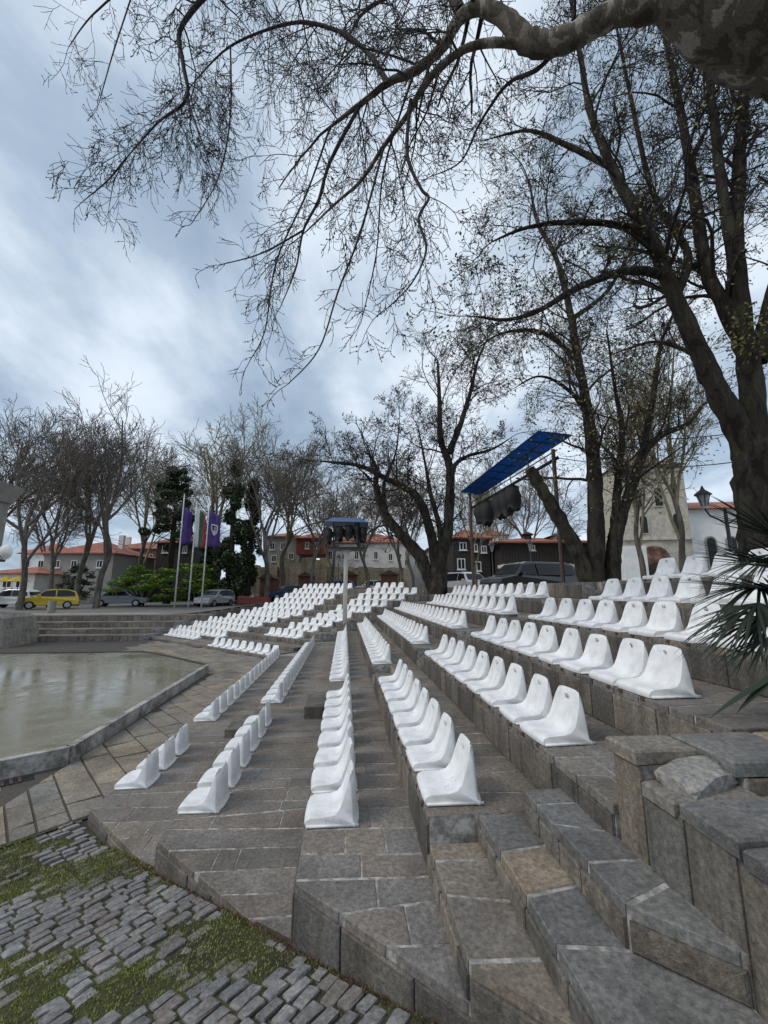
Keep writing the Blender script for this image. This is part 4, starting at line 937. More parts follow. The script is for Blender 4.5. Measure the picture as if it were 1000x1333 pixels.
# --- bare trees of the background: a few grown, the rest turned copies
def bare(seed, H, spread=42, nst=5, lean=.1, rmin=.011, m=M_GBARK, tw=M_GTWIG, dens=1.15, tr0=.175):
    global rng
    rng = np.random.default_rng(seed); random.seed(seed)
    W1 = Wood(); W2 = Wood(); tips = []
    C = dict(lev=4, seg=[6, 6, 5, 4], k=[5, 4, 3, 3], wig=[.10, .13, .16, .18], trop=[.16, .12, .08, .06], tap=[.4, .45, .5, .6], nch=[int(7 * dens), int(7 * dens), int(6 * dens)], **{'from': [.2, .15, .1]}, ang=[34, 36, 38], lr=[.6, .55, .5], rr=[.55, .5, .5], rmin=rmin)
    hf = H * random.uniform(.24, .32); P = smooth_line([(0, 0, -.3), (rng.normal(0, .1), rng.normal(0, .1), hf * .5), (rng.normal(0, .25), rng.normal(0, .25), hf), (rng.normal(0, .4), rng.normal(0, .4), hf * 1.5)], 4)
    W1.addr(P, np.linspace(tr0, tr0 * .55, len(P)), 10)
    for j in range(nst):
        q = P[len(P) - 1 - (j * 2) % 7]; a = 2 * math.pi * (j + random.random() * .5) / nst; an = R(random.uniform(spread * .4, spread))
        grow(W2, q, np.array([math.cos(a) * math.sin(an), math.sin(a) * math.sin(an), math.cos(an)]), H * random.uniform(.42, .56), tr0 * .5, 0, C, tips)
    e = empty('bare_tree'); o1 = link('trunk', W1.mesh('trunk', rough=.04), e, m); o2 = link('crown', W2.mesh('crown'), e, tw); o2['kind'] = 'stuff'
    return e
protos = [bare(11, 11), bare(23, 11, 34, 4), bare(37, 11, 55, 6), bare(41, 11, 30, 5, m=M_GBARK, tw=M_PTWIG, dens=1.1)]
used = set()
def put(k, u, d, vtop, label, rz, grp='bare trees round the plaza', wide=1.0, dx=0):
    p = at(u, 770, d); z = plaza_z(p.x, p.y); h = (ZC + (769.7 - vtop) / F * d) - z
    o = protos[k] if k not in used else copy_tree(protos[k]); used.add(k)
    o.location = (p.x, p.y, z); s = h / 11.0; o.scale = (s * wide, s * wide, s); o.rotation_euler = (0, 0, rz); tag(o, label, 'tree', grp); return o
put(0, 128, 34, 528, 'tall bare tree standing right beside the yellow car', .4)
put(2, 28, 31, 535, 'bare spreading tree behind the concrete pillar', 2.2)
put(1, 66, 36, 600, 'slim bare tree in front of the left red roofs', 4.0)
put(1, 100, 40, 545, 'bare tree close behind the yellow car', 1.1)
put(2, -25, 33, 540, 'bare tree beyond the concrete pillar, leaning in from the side', .9)
put(3, 180, 50, 585, 'bare tree behind the bright green bush', 2.9)
put(0, 345, 42, 560, 'bare tree standing beside the dark evergreens', 5.0)
put(3, 285, 52, 552, 'pale budding tree behind the flags', .2, wide=1.25)
put(3, 365, 50, 575, 'pale budding tree in front of the ruined stone wall', 3.3, wide=1.2)
put(1, 406, 44, 610, 'slim bare tree before the red timber house', 3.0)
put(3, 432, 55, 628, 'pale bare tree beside the small lighting tower', 5.2, wide=1.2)
put(2, 478, 44, 618, 'bare tree in front of the long white building', .6)
put(0, 536, 31, 600, 'thick trunked bare tree left of the arching tree', 3.6)
put(1, 522, 34, 606, 'bare tree beside the wooden kiosk and thick trunk', 5.8)
put(3, 620, 27, 610, 'pale slim tree at the canopy post', 1.7, wide=.8)
put(2, 690, 45, 600, 'bare tree behind the dark timber house', 2.4)
put(3, 650, 60, 640, 'pale bare tree among the white houses', 4.4)
put(3, 838, 17, 470, 'pale trunked tree in front of the church tower', 2.0, wide=.8)
put(3, 896, 15, 420, 'knobbly pale plane tree before the church wall', 4.9, wide=.8)
put(1, 60, 60, 620, 'far bare tree between the left houses', .3)
put(2, 235, 60, 600, 'far bare tree behind the pine', 3.9)
rng = np.random.default_rng(99); random.seed(99)

# --- evergreens and the bright bush
def clumps(cs, n):
    out = []
    for (c, r) in cs:
        r = np.array(r); m_ = int(n * np.prod(r) ** (2 / 3)); q = rng.normal(0, 1, (m_, 3)); q /= np.linalg.norm(q, axis=1, keepdims=True); q *= rng.uniform(.35, 1.0, (m_, 1)) ** .5
        out.append(np.array(c) + q * r)
    return np.concatenate(out)
def evergreen(name, label, u, d, vtop, wpx, m, style, n=500, cat='tree'):
    p = at(u, 770, d); z = plaza_z(p.x, p.y); h = (ZC + (769.7 - vtop) / F * d) - z; w_ = wpx / F * d / 2
    t = empty(name, (p.x, p.y, z)); tag(t, label, cat); MB().tube([(0, 0, -.3), (.05, 0, h * .5), (0, .05, h * .93)], [h * .028, h * .02, .03], 8).obj('trunk', M_DBARK, t, True)
    cs = []
    if style == 'pine':
        for i in range(44):
            zz = h * random.uniform(.40, .97); rr = w_ * (1.15 - zz / h) * 1.7; a = random.uniform(0, 6.28); q = random.uniform(.2, 1) * rr
            cs.append(((q * math.cos(a), q * math.sin(a), zz), (w_ * random.uniform(.12, .26), w_ * random.uniform(.12, .26), h * random.uniform(.015, .04))))
            MB().tube([(0, 0, zz - h * .04), (q * math.cos(a), q * math.sin(a), zz)], [.07, .02], 5).obj('branch', M_DBARK, t)
    elif style == 'column':
        for i in range(46):
            zz = h * random.uniform(.02, .98); rr = w_ * min(1, 1.25 * (1.03 - zz / h) ** .6); a = random.uniform(0, 6.28); q = random.uniform(.2, .8) * rr
            cs.append(((q * math.cos(a), q * math.sin(a), zz), (w_ * random.uniform(.15, .4), w_ * random.uniform(.15, .4), h * random.uniform(.03, .075))))
    else:
        for i in range(60):
            zz = h * random.uniform(.12, .97); rr = w_ * math.sqrt(max(.05, 1 - ((zz / h - .42) / .6) ** 2)); a = random.uniform(0, 6.28); q = random.uniform(.25, .95) * rr
            cs.append(((q * math.cos(a), q * math.sin(a), zz), (w_ * .24, w_ * .24, h * .05)))
        for i in range(7):
            a = i * .9; MB().tube([(0, 0, .2), (w_ * .3 * math.cos(a), w_ * .3 * math.sin(a), h * .4), (w_ * .6 * math.cos(a), w_ * .6 * math.sin(a), h * .7)], [.09, .06, .02], 5).obj('branch', M_DBARK, t)
    leaves('crown', clumps(cs, n), {'pine': .16, 'column': .17, 'bush': .13}[style], m, t, .03, 2.0 if style == 'bush' else .3)
    return t
evergreen('pine_tree', 'dark pine tree with tufted branches behind the flagpoles', 218, 46, 605, 78, M_PINE, 'pine', 900)
evergreen('cypress_tree', 'broad dark evergreen right of the purple anchor flag', 297, 41, 602, 52, M_IVY, 'column', 850)
evergreen('cypress_tree', 'shorter dark evergreen beside the bare tree and the flags', 322, 43, 625, 34, M_IVY, 'column', 800)
evergreen('cypress_tree', 'low dark evergreen behind the silver hatchback', 268, 46, 690, 40, M_IVY, 'column', 700)
evergreen('maple_bush', 'bright green layered bush over the silver saloon car', 188, 39, 738, 90, M_BUSH, 'bush', 700, 'bush')
evergreen('maple_bush', 'bright green bush right behind the three flagpoles', 255, 40, 735, 74, M_BUSH, 'bush', 700, 'bush')
evergreen('maple_bush', 'dull green shrub behind the tall tree by the yellow car', 100, 46, 735, 40, M_IVY, 'bush', 600, 'bush')

# --- fan palm in the planter
palm = empty('fan_palm', (2.5, 1.7, 1.3)); tag(palm, 'fan palm with dark narrow leaf blades in the stone planter', 'palm')
def fan(c, d, L, nb, spread, droop, wd=.0085, petiole=True):
    c = np.array(c); d = unit(np.array(d, float)); up = np.array([0, 0, 1.]); side = unit(np.cross(d, up)); nrm = np.cross(side, d)
    v = []; f = []
    for i in range(nb):
        a = (i / (nb - 1) - .5) * spread + random.uniform(-.03, .03); dd = d * math.cos(a) + side * math.sin(a) + nrm * random.uniform(-.10, .10); dd = unit(dd); l_ = L * random.uniform(.8, 1.1) * (1 - .22 * abs(a) / (spread / 2))
        sd_ = unit(np.cross(dd, nrm)); o = len(v); n = 6; dr = droop * random.uniform(.6, 1.4)
        for k in range(n + 1):
            t = k / n; p = c + dd * l_ * t + up * (-dr * l_ * t ** 2.2); w_ = wd * (math.sin(math.pi * min(1, .25 + t * .75)) + .05) * 1.0
            if t > .97: w_ = .0008
            v += [p - sd_ * w_, p + nrm * w_ * .35, p + sd_ * w_]
        for k in range(n):
            b_ = o + 3 * k; f += [(b_, b_ + 1, b_ + 4, b_ + 3), (b_ + 1, b_ + 2, b_ + 5, b_ + 4)]
    m_ = MB().add(v, f)
    o = m_.obj('leaf', M_PALM, None); sub(o, palm)
    if petiole: q = MB().tube([Vector((2.5, 1.7, 1.9)), Vector((c * .5 + np.array([2.5, 1.7, 2.1]) * .5)), Vector(c)], [.016, .012, .009], 6).obj('petiole', M_PALM, None); sub(q, palm)
MB_ = MB().tube([(2.5, 1.7, 1.2), (2.52, 1.7, 1.6), (2.5, 1.72, 2.0)], [.13, .12, .09], 10).obj('stem', M_DBARK, None, True); sub(MB_, palm)
dP = 2.35
for (cu, cv, tu, tv, d0, d1, L, nb, spd, drp) in [
    (985, 785, 880, 850, 2.35, 2.2, .50, 24, 1.9, .22), (1010, 770, 890, 740, 2.5, 2.5, .60, 20, 1.5, .10), (1000, 830, 905, 880, 2.3, 2.1, .42, 8, .8, .2),
    (1015, 700, 930, 640, 2.6, 2.6, .5, 16, 1.5, .05), (1025, 800, 990, 930, 2.1, 2.0, .42, 5, .5, .3), (1040, 740, 960, 700, 2.2, 2.1, .5, 18, 1.8, .1), (1020, 790, 850, 800, 2.6, 2.5, .75, 9, .5, .12), (1000, 800, 870, 870, 2.5, 2.3, .58, 22, 1.5, .2), (1005, 740, 880, 690, 2.7, 2.7, .6, 16, 1.0, .12), (990, 760, 900, 800, 2.6, 2.4, .5, 26, 2.4, .2), (1010, 720, 900, 760, 2.5, 2.4, .55, 18, 1.2, .15)]:
    c = at(cu, cv, d0); fan(c, at(tu, tv, d1) - c, L, nb, spd, drp)
# one old frond hanging over the wall
c = at(1015, 875, 1.95); fan(c, at(905, 945, 1.9) - c, .42, 3, .12, .05, .02)

# ------------------------------------------------------------------ buildings round the plaza
M_TILE = plain('roof_tiles', (.34, .12, .075), .8, var=.45, scale=3)
def _tile(t, b):
    g = nd(t, 'ShaderNodeNewGeometry'); f = noise(t, 1.2, 5, .6); h = noise(t, 9, 4, .6)
    t.links.new(mixc(t, .7, rampn(t, f, [(.35, (.22, .075, .05)), (.6, (.36, .14, .09))]), rampn(t, h, [(.3, (.6, .6, .6)), (.7, (1.3, 1.3, 1.3))]), 'MULTIPLY'), b.inputs['Base Color']); b.inputs['Roughness'].default_value = .85
M_TILE2 = mat('clay_tiles', _tile)
def plaster(name, c): return plain(name, c, .85, var=.18, scale=1.5)
M_CREAM = plaster('cream_plaster', (.78, .76, .70)); M_WHITEW = plaster('white_plaster', (.82, .82, .80)); M_REDW = plain('red_boards', (.26, .07, .055), .8, var=.4, scale=4)
M_TIMB = plain('dark_timber', (.035, .028, .024), .8, var=.4, scale=6); M_GREYW = plaster('grey_plaster', (.34, .33, .31)); M_BRICK = plain('weak_brick', (.30, .17, .12), .85, var=.3, scale=5)
def _glass(t, b):
    b.inputs['Base Color'].default_value = (.012, .014, .016, 1); b.inputs['Roughness'].default_value = .18; b.inputs['Specular IOR Level'].default_value = .3
M_GLASS = mat('window_glass', _glass)
def _ruin(t, b):
    br = nd(t, 'ShaderNodeTexBrick', Scale=1.0); br.inputs['Color1'].default_value = (.42, .36, .27, 1); br.inputs['Color2'].default_value = (.36, .29, .20, 1); br.inputs['Mortar'].default_value = (.27, .23, .17, 1)
    br.inputs['Mortar Size'].default_value = .03; br.inputs['Brick Width'].default_value = .6; br.inputs['Row Height'].default_value = .3
    oc = nd(t, 'ShaderNodeTexCoord'); mpp = nd(t, 'ShaderNodeMapping'); mpp.inputs['Rotation'].default_value = (R(90), 0, 0); t.links.new(oc.outputs['Object'], mpp.inputs[0]); t.links.new(mpp.outputs[0], br.inputs['Vector'])
    f = noise(t, .7, 6, .65); h = noise(t, 5, 5, .6)
    c = mixc(t, .8, br.outputs[0], rampn(t, f, [(.3, (.55, .52, .5)), (.6, (1.25, 1.2, 1.1))]), 'MULTIPLY'); c = mixc(t, .6, c, rampn(t, h, [(.3, (.5, .5, .5)), (.7, (1.4, 1.4, 1.4))]), 'MULTIPLY')
    t.links.new(c, b.inputs['Base Color']); b.inputs['Roughness'].default_value = .9; bump(t, b, h, .8, .05)
M_RUIN = mat('old_masonry', _ruin)
def local(u0, u1, d, rz=0):
    """frame of a house front that the photograph shows between columns u0 and u1, d metres off"""
    p = at((u0 + u1) / 2, 769.7, d); wd = (u1 - u0) / F * d; e = empty('tmp'); return e, p, wd
def zpx(v, d): return ZC + (769.7 - v) / F * d
def window(par, x, z, w_, h, y=0, m=M_WHITEW, arch=False, name='window'):
    fr = MB().box(x - w_ / 2 - .09, x + w_ / 2 + .09, y - .06, y + .05, z - h / 2 - .09, z + h / 2 + .09).obj(name, m, par)
    MB().box(x - w_ / 2, x + w_ / 2, y - .075, y, z - h / 2, z + h / 2).obj('pane', M_GLASS, fr)
    MB().box(x - .03, x + .03, y - .095, y - .076, z - h / 2, z + h / 2).obj('mullion', m, fr); MB().box(x - w_ / 2 - .16, x + w_ / 2 + .16, y - .16, y - .062, z - h / 2 - .17, z - h / 2 - .092).obj('sill', m, fr)
def house(name, label, u0, u1, vtop, d, wall, roofm=M_TILE2, depth=7, rz=0, roof=1.6, over=.4, wins=(), jetty=None, chim=(), vbase=None, cat='house', hip=True, winm=M_WHITEW):
    p = at((u0 + u1) / 2, 769.7, d); wd = (u1 - u0) / F * d; z1 = zpx(vtop, d); z0 = plaza_z(p.x, p.y) - .2 if vbase is None else zpx(vbase, d)
    e = empty(name, (p.x, p.y, z0), -YAW + rz); tag(e, label, cat); h = z1 - z0
    MB().box(-wd / 2, wd / 2, 0, depth, 0, h).obj('wall', wall, e)
    o = over; hx = wd / 2 + o; r = MB()
    rx = max(.1, hx - (depth / 2 + o) * .9) if hip else hx
    r.add([(-hx, -o, h), (hx, -o, h), (hx, depth + o, h), (-hx, depth + o, h), (-rx, depth / 2, h + roof), (rx, depth / 2, h + roof), (-hx, -o, h + .12), (hx, -o, h + .12), (hx, depth + o, h + .12), (-hx, depth + o, h + .12)],
          [(3, 2, 1, 0), (0, 1, 7, 6), (1, 2, 8, 7), (2, 3, 9, 8), (3, 0, 6, 9), (6, 7, 5, 4), (7, 8, 5), (8, 9, 4, 5), (9, 6, 4)])
    rf = r.obj('roof', roofm, e)
    for x in chim: MB().box(x * wd - .3, x * wd + .3, depth * .4, depth * .4 + .5, h + roof * .3, h + roof + .7).obj('chimney', M_CREAM, rf)
    for (uu, vv, ww, hh) in wins: window(e, (uu - (u0 + u1) / 2) / F * d, zpx(vv, d) - z0, ww / F * d, hh / F * d, m=winm)
    if jetty:
        (a, b, va, vb, mm, out) = jetty; xa, xb = (a - (u0 + u1) / 2) / F * d, (b - (u0 + u1) / 2) / F * d
        MB().box(xa, xb, -out, -.002, zpx(vb, d) - z0, zpx(va, d) - z0).obj('bay', mm, e)
    return e
house('white_building', 'long white building with red roof above the ruined wall', 424, 527, 708, 62, M_CREAM, depth=9, roof=2.0, wins=[(430, 724, 4, 10), (447.5, 724, 4, 9), (464, 724, 4, 9), (489, 724, 4, 9), (508, 726, 4, 8)], chim=(-.3,), vbase=740)
house('timber_house', 'red boarded timber house on the ruined wall', 384, 424, 702, 60, M_REDW, depth=8, roof=1.4, wins=[(398, 711, 3.5, 7), (411, 711, 3.5, 7)], vbase=722)
house('timber_house', 'grey walled house with red eaves left of the boarded house', 344, 388, 700, 62, M_GREYW, depth=8, roof=1.2, wins=[(352, 712, 5, 8), (366, 712, 5, 8), (377, 725, 5, 7), (355, 728, 5, 7)], vbase=742)
# ruined masonry with a broken top line
V = []; Fc = []; d = 57; u_ = 308; prof = []
while u_ < 534: prof.append((u_, random.uniform(737, 742) if u_ > 422 else random.uniform(724, 738) if u_ > 345 else random.uniform(732, 745))); u_ += random.uniform(5, 11)
e = empty('ruined_wall', at(420, 800, d)); tag(e, 'ruined sandstone masonry wall with a broken top behind the kiosks', 'wall')
for i in range(len(prof) - 1):
    (a, va), (b, vb) = prof[i], prof[i + 1]
    pa, pb = at(a, va, d + random.uniform(-.6, .6)), at(b - .05, va, d + random.uniform(-.6, .6)); n_ = Vector((math.sin(YAW), math.cos(YAW), 0)) * 2.2; zb = plaza_z(pa.x, pa.y) - .3
    m_ = MB().add([(pa.x, pa.y, zb), (pb.x, pb.y, zb), (pb.x + n_.x, pb.y + n_.y, zb), (pa.x + n_.x, pa.y + n_.y, zb), (pa.x, pa.y, pa.z), (pb.x, pb.y, pb.z), (pb.x + n_.x, pb.y + n_.y, pb.z), (pa.x + n_.x, pa.y + n_.y, pa.z)],
         [(4, 5, 6, 7), (0, 1, 5, 4), (1, 2, 6, 5), (2, 3, 7, 6), (3, 0, 4, 7)]); o = m_.obj('masonry', M_RUIN); sub(o, e)
# kiosks
def kiosk(u0, u1, v0, v1, d, label):
    p = at((u0 + u1) / 2, 769.7, d); w_ = (u1 - u0) / F * d; z = plaza_z(p.x, p.y); h = zpx(v0, d) - z
    e = empty('wooden_kiosk', (p.x, p.y, z), -YAW); tag(e, label, 'kiosk', 'wooden kiosks before the ruined wall'); mm = plain('kiosk_wood', (.17, .07, .04), .75, var=.4)
    n = 7
    for i in range(n): MB().box(-w_ / 2 + w_ * i / n + .01, -w_ / 2 + w_ * (i + 1) / n - .01, 0, .04, 0, h * .86).obj('plank', mm, e)
    MB().box(-w_ / 2, w_ / 2, .041, 1.8, 0, h * .85).obj('wall', mm, e)
    MB().add([(-w_ / 2 - .2, -.3, h * .84), (w_ / 2 + .2, -.3, h * .84), (0, -.3, h * 1.04), (-w_ / 2 - .2, 2, h * .84), (w_ / 2 + .2, 2, h * .84), (0, 2, h * 1.04)], [(0, 1, 2), (3, 5, 4), (0, 2, 5, 3), (1, 4, 5, 2), (0, 3, 4, 1)]).obj('roof', plain('kiosk_roof', (.10, .05, .035), .8), e)
kiosk(388, 406, 746, 763, 46, 'brown wooden kiosk below the red boarded house'); kiosk(446, 464, 745, 762, 46, 'brown wooden kiosk behind the lighting tower pole'); kiosk(496, 518, 744, 762, 44, 'brown wooden kiosk left of the thick trunked tree'); kiosk(338, 356, 748, 766, 44, 'brown wooden kiosk beside the dark evergreens')
# houses right of the arching tree
house('stone_house', 'dark fronted house with red roof right of the arching tree', 592, 640, 702, 42, M_TIMB, depth=8, roof=1.5, wins=[(605, 712, 7, 8), (620, 714, 6, 8), (632, 716, 5, 7), (602, 735, 8, 12), (622, 738, 9, 10)], chim=(.2,))
house('white_house', 'white house with balconies beyond the dark fronted house', 622, 668, 712, 52, M_WHITEW, depth=8, roof=1.2, wins=[(632, 726, 5, 7), (645, 724, 6, 7), (657, 726, 5, 7), (640, 742, 10, 6)], winm=M_TIMB)
house('white_house', 'small white house with tiled hip roof on the rise behind', 632, 664, 698, 75, M_WHITEW, depth=8, roof=1.8, wins=[(642, 704, 4, 4), (655, 704, 4, 4)], chim=(-.1, .3))
TH_ = house('timber_house', 'wide dark timber house with low red roof and dormer', 655, 772, 708, 40, M_TIMB, depth=9, roof=1.1, over=.7, hip=True, wins=[(697, 714, 4.5, 4.5)])
for i in range(30):
    p = None; wd = 117 / F * 40; x = -wd / 2 + wd * i / 30; MB().box(x + .02, x + wd / 30 - .02, -.05, -.003, zpx(731, 40) - TH_.location.z, zpx(709.5, 40) - TH_.location.z).obj('board', M_TIMB, TH_)
MB().box(-4.6, 4.6, -2.0, -.06, zpx(741, 40) - TH_.location.z, zpx(737, 40) - TH_.location.z).obj('awning', plain('awning_cloth', (.70, .68, .64), .8), TH_)
MB().box(-1.6, 2.4, -.12, -.055, 0, zpx(733, 40) - TH_.location.z - .1).obj('shopfront', M_RUIN, TH_)
dm = MB().box(1.4, 3.6, 1.0, 5, zpx(708, 40) - TH_.location.z, zpx(697, 40) - TH_.location.z).obj('dormer', M_CREAM, TH_)
MB().add([(1.0, .7, zpx(697, 40) - TH_.location.z), (4, .7, zpx(697, 40) - TH_.location.z), (2.5, 3, zpx(689, 40) - TH_.location.z), (1.0, 5.3, zpx(697, 40) - TH_.location.z), (4, 5.3, zpx(697, 40) - TH_.location.z)], [(0, 1, 2), (1, 4, 2), (4, 3, 2), (3, 0, 2), (0, 3, 4, 1)]).obj('dormer_roof', M_TIMB, dm)
for i in range(4): MB().box(1.6 + i * .5, 1.9 + i * .5, .93, .998, zpx(705, 40) - TH_.location.z, zpx(699, 40) - TH_.location.z).obj('pane', M_GLASS, dm)
MB().tube([(-.9, 2, zpx(703, 40) - TH_.location.z), (-.9, 2, zpx(695, 40) - TH_.location.z), (-.9, 2, zpx(693, 40) - TH_.location.z), (-.9, 2, zpx(689, 40) - TH_.location.z)], [.4, .4, .65, .05], 8).obj('chimney', M_TIMB, TH_)
# church: stone tower front with arched windows and porch, white nave
def arch_poly(w_, h, n=8): return [(-w_ / 2, 0), (w_ / 2, 0)] + [(w_ / 2 * math.cos(math.pi * i / n), h - w_ / 2 + w_ / 2 * math.sin(math.pi * i / n)) for i in range(n + 1)]
def arch(par, name, x, z, w_, h, y0, y1, m):
    P = arch_poly(w_, h); n = len(P); v = [(x + a, y0, z + b) for a, b in P] + [(x + a, y1, z + b) for a, b in P]
    return MB().add(v, [tuple(range(n)), tuple(range(2 * n - 1, n - 1, -1))] + [(i, (i + 1) % n, n + (i + 1) % n, n + i) for i in range(n)]).obj(name, m, par)
dC = 30; pC = at(852, 769.7, dC); zC = plaza_z(pC.x, pC.y) - .2
M_CHS = stone('church_stone', [(.50, .47, .39), (.56, .53, .46), (.46, .44, .38)], wet=0, spots=.1, bstr=.4)
ch = empty('church', (pC.x, pC.y, zC), -YAW - .12); tag(ch, 'pale stone church with arched tower windows, painted porch arch and white nave', 'church')
X = lambda u: (u - 852) / F * dC
Z = lambda v: zpx(v, dC) - zC
MB().box(X(820), X(905), 0, 5, 0, Z(603)).obj('tower', M_CHS, ch)
MB().add([(X(816), -.3, Z(603)), (X(909), -.3, Z(603)), (X(909), 5.3, Z(603)), (X(816), 5.3, Z(603)), (X(862), 2.5, Z(578))], [(3, 2, 1, 0), (0, 1, 4), (1, 2, 4), (2, 3, 4), (3, 0, 4)]).obj('tower_roof', M_TILE2, ch)
nv = MB().box(X(905) + .002, X(1120), .8, 10, 0, Z(662)).obj('nave', M_WHITEW, ch)
MB().add([(X(903), .3, Z(662)), (X(1124), .3, Z(662)), (X(1124), 5.4, Z(636)), (X(903), 5.4, Z(636)), (X(903), 10.4, Z(662)), (X(1124), 10.4, Z(662))], [(0, 1, 2, 3), (3, 2, 5, 4), (0, 3, 4), (1, 5, 2), (0, 4, 5, 1)]).obj('roof', M_TILE2, ch)
MB().box(X(818), X(907), -.18, -.001, Z(704), Z(701)).obj('string_course', M_CHS, ch); MB().box(X(818), X(907), -.15, -.001, Z(612), Z(609)).obj('string_course', M_CHS, ch)
for (u, v, w_, h) in [(848, 696, 9, 23), (844, 661, 9, 24), (889, 693, 8, 22), (870, 660, 9, 24)]:
    f_ = arch(ch, 'window', X(u), Z(v), (w_ + 4) / F * dC, (h + 3) / F * dC, -.07, .02, M_CHS); arch(f_, 'pane', X(u), Z(v) + .08, w_ / F * dC, h / F * dC, -.09, -.02, M_GLASS)
f_ = arch(ch, 'porch_arch', X(855), 0, 48 / F * dC, Z(707), -.35, -.002, M_CHS)
def _icon(t, b):
    f = noise(t, 1.6, 4, .6); t.links.new(rampn(t, f, [(.38, (.05, .025, .02)), (.5, (.17, .06, .04)), (.62, (.26, .18, .09))]), b.inputs['Base Color'])
arch(f_, 'porch_painting', X(855), Z(745), 38 / F * dC, (745 - 712) / F * dC, -.37, -.3, mat('porch_fresco', _icon))
arch(f_, 'porch_door', X(855), 0, 26 / F * dC, Z(733), -.39, -.31, M_TIMB)
for (u, v) in [(935, 742), (960, 742), (1000, 742)]:
    w0 = arch(ch, 'window', X(u), Z(v), 14 / F * dC, 44 / F * dC, .70, .82, M_GREYW); arch(w0, 'pane', X(u), Z(v) + .1, 10 / F * dC, 40 / F * dC, .66, .8, M_GLASS)
MB().box(X(800), X(826), -2.6, -.4, 0, Z(716)).obj('side_porch', M_WHITEW, ch)
# houses at the left
house('red_roofed_house', 'low pale house with broad red roof behind the left bare trees', 52, 142, 722, 50, M_GREYW, depth=9, roof=2.0, wins=[(70, 735, 6, 8), (92, 735, 6, 8), (125, 735, 6, 8)], chim=(.3,))
house('red_roofed_house', 'red house with white windows between tree and pine', 128, 205, 716, 62, M_BRICK, depth=9, roof=1.6, wins=[(166, 728, 8, 10), (178, 728, 7, 10), (190, 728, 7, 10), (150, 728, 6, 9)], chim=(-.35,))
house('timber_house', 'dark timber house with red roof behind the pine', 199, 246, 708, 56, M_TIMB, depth=8, roof=1.7, wins=[(209, 716, 4, 8), (215, 716, 4, 8), (236, 716, 4, 8)])
house('white_house', 'white house with red roof far behind the left trees', 20, 60, 722, 70, M_WHITEW, depth=8, roof=2.2, wins=[(30, 735, 6, 8), (48, 735, 6, 8)])
house('white_house', 'white building behind the white car with yellow sunshades', -30, 42, 748, 46, M_CREAM, depth=8, roof=1.0, wins=[(8, 760, 10, 9), (25, 760, 10, 9)])
house('plain_house', 'pale plain house with red roof seen behind the arching tree trunk', 518, 562, 722, 72, M_CREAM, depth=8, roof=1.8, wins=[(530, 733, 4, 6), (543, 733, 4, 6), (554, 733, 4, 6)])
house('plain_house', 'grey house with red roof between the arching tree and the dark fronted house', 560, 600, 716, 64, M_GREYW, depth=8, roof=1.6, wins=[(569, 727, 4, 6), (580, 727, 4, 6), (591, 727, 4, 6), (575, 742, 5, 7)])
# concrete pillar of the stage building with dish
pil = empty('concrete_pillar', at(-8, 800, 19)); tag(pil, 'grey concrete pillar with flaring cap beside the stage', 'pillar')
Mc = plain('concrete', (.30, .28, .25), .85, var=.3, scale=2, bstr=.2)
b0, b1, b2, b3 = at(-14, 800, 19), at(-12, 652, 19), at(-12, 648, 19), at(-12, 628, 19)
def ringbox(par, name, z0, z1, h0, h1, c, m):
    v = [(c.x + sx_ * h0, c.y + sy_ * h0, z0) for sx_, sy_ in ((-1, -1), (1, -1), (1, 1), (-1, 1))] + [(c.x + sx_ * h1, c.y + sy_ * h1, z1) for sx_, sy_ in ((-1, -1), (1, -1), (1, 1), (-1, 1))]
    o = MB().add(v, [(3, 2, 1, 0), (4, 5, 6, 7), (0, 1, 5, 4), (1, 2, 6, 5), (2, 3, 7, 6), (3, 0, 4, 7)]).obj(name, m); return sub(o, par)
cc = at(-36, 770, 19); ringbox(pil, 'shaft', .0, zpx(652, 19), .5, .52, cc, Mc); ringbox(pil, 'cap', zpx(651.9, 19), zpx(628, 19), .62, .88, cc, Mc); ringbox(pil, 'ledge', zpx(731, 19), zpx(726, 19), .66, .66, cc, plain('dark_ledge', (.05, .05, .05), .7))
dish = empty('satellite_dish', at(7, 719, 18)); tag(dish, 'white satellite dish mounted on the concrete pillar', 'dish')
v = []; f = []; n = 20
for i in range(5):
    r_ = .32 * i / 4
    for j in range(n): a = 2 * math.pi * j / n; v.append((r_ * math.cos(a), -.12 + r_ * r_ * 1.0, r_ * math.sin(a)))
for i in range(4):
    for j in range(n): f.append((i * n + j, i * n + (j + 1) % n, (i + 1) * n + (j + 1) % n, (i + 1) * n + j))
MB().add(v, f).obj('reflector', M_WHITEP, dish, True); MB().tube([(0, -.1, -.3), (0, -.45, 0)], .015, 6).obj('arm', M_STEEL, dish); MB().box(-.04, .04, -.5, -.42, -.04, .04).obj('receiver', M_WHITEP, dish); MB().tube([(0, -.05, 0), (-.25, .35, -.25)], .025, 6).obj('bracket', M_STEEL, dish)
# rough stone block beside the steps
bm = bmesh.new(); bmesh.ops.create_cube(bm, size=2); bmesh.ops.subdivide_edges(bm, edges=bm.edges, cuts=5, use_grid_fill=True)
for q in bm.verts: c = q.co; n_ = mnoise.noise(c * 2.7) * .035; q.co = Vector((c.x * 1.35 * (1 - .12 * (c.z + 1)), c.y * 1.2, c.z * .72 - (.22 * max(0, c.x) ** 3 if c.z > 0 else 0))) * (1 + n_)
me = bpy.data.meshes.new('stone_block'); bm.to_mesh(me); bm.free(); o = link('stone_block', me, None, stone('block_stone', [(.30, .28, .24), (.28, .26, .23)], wet=.3, vertical=True)); pb = at(-8, 806, 19.5); o.location = (pb.x, pb.y, .75); o.rotation_euler = (0, 0, .1); tag(o, 'big rough stone block between the pillar and the steps behind the stage', 'stone')

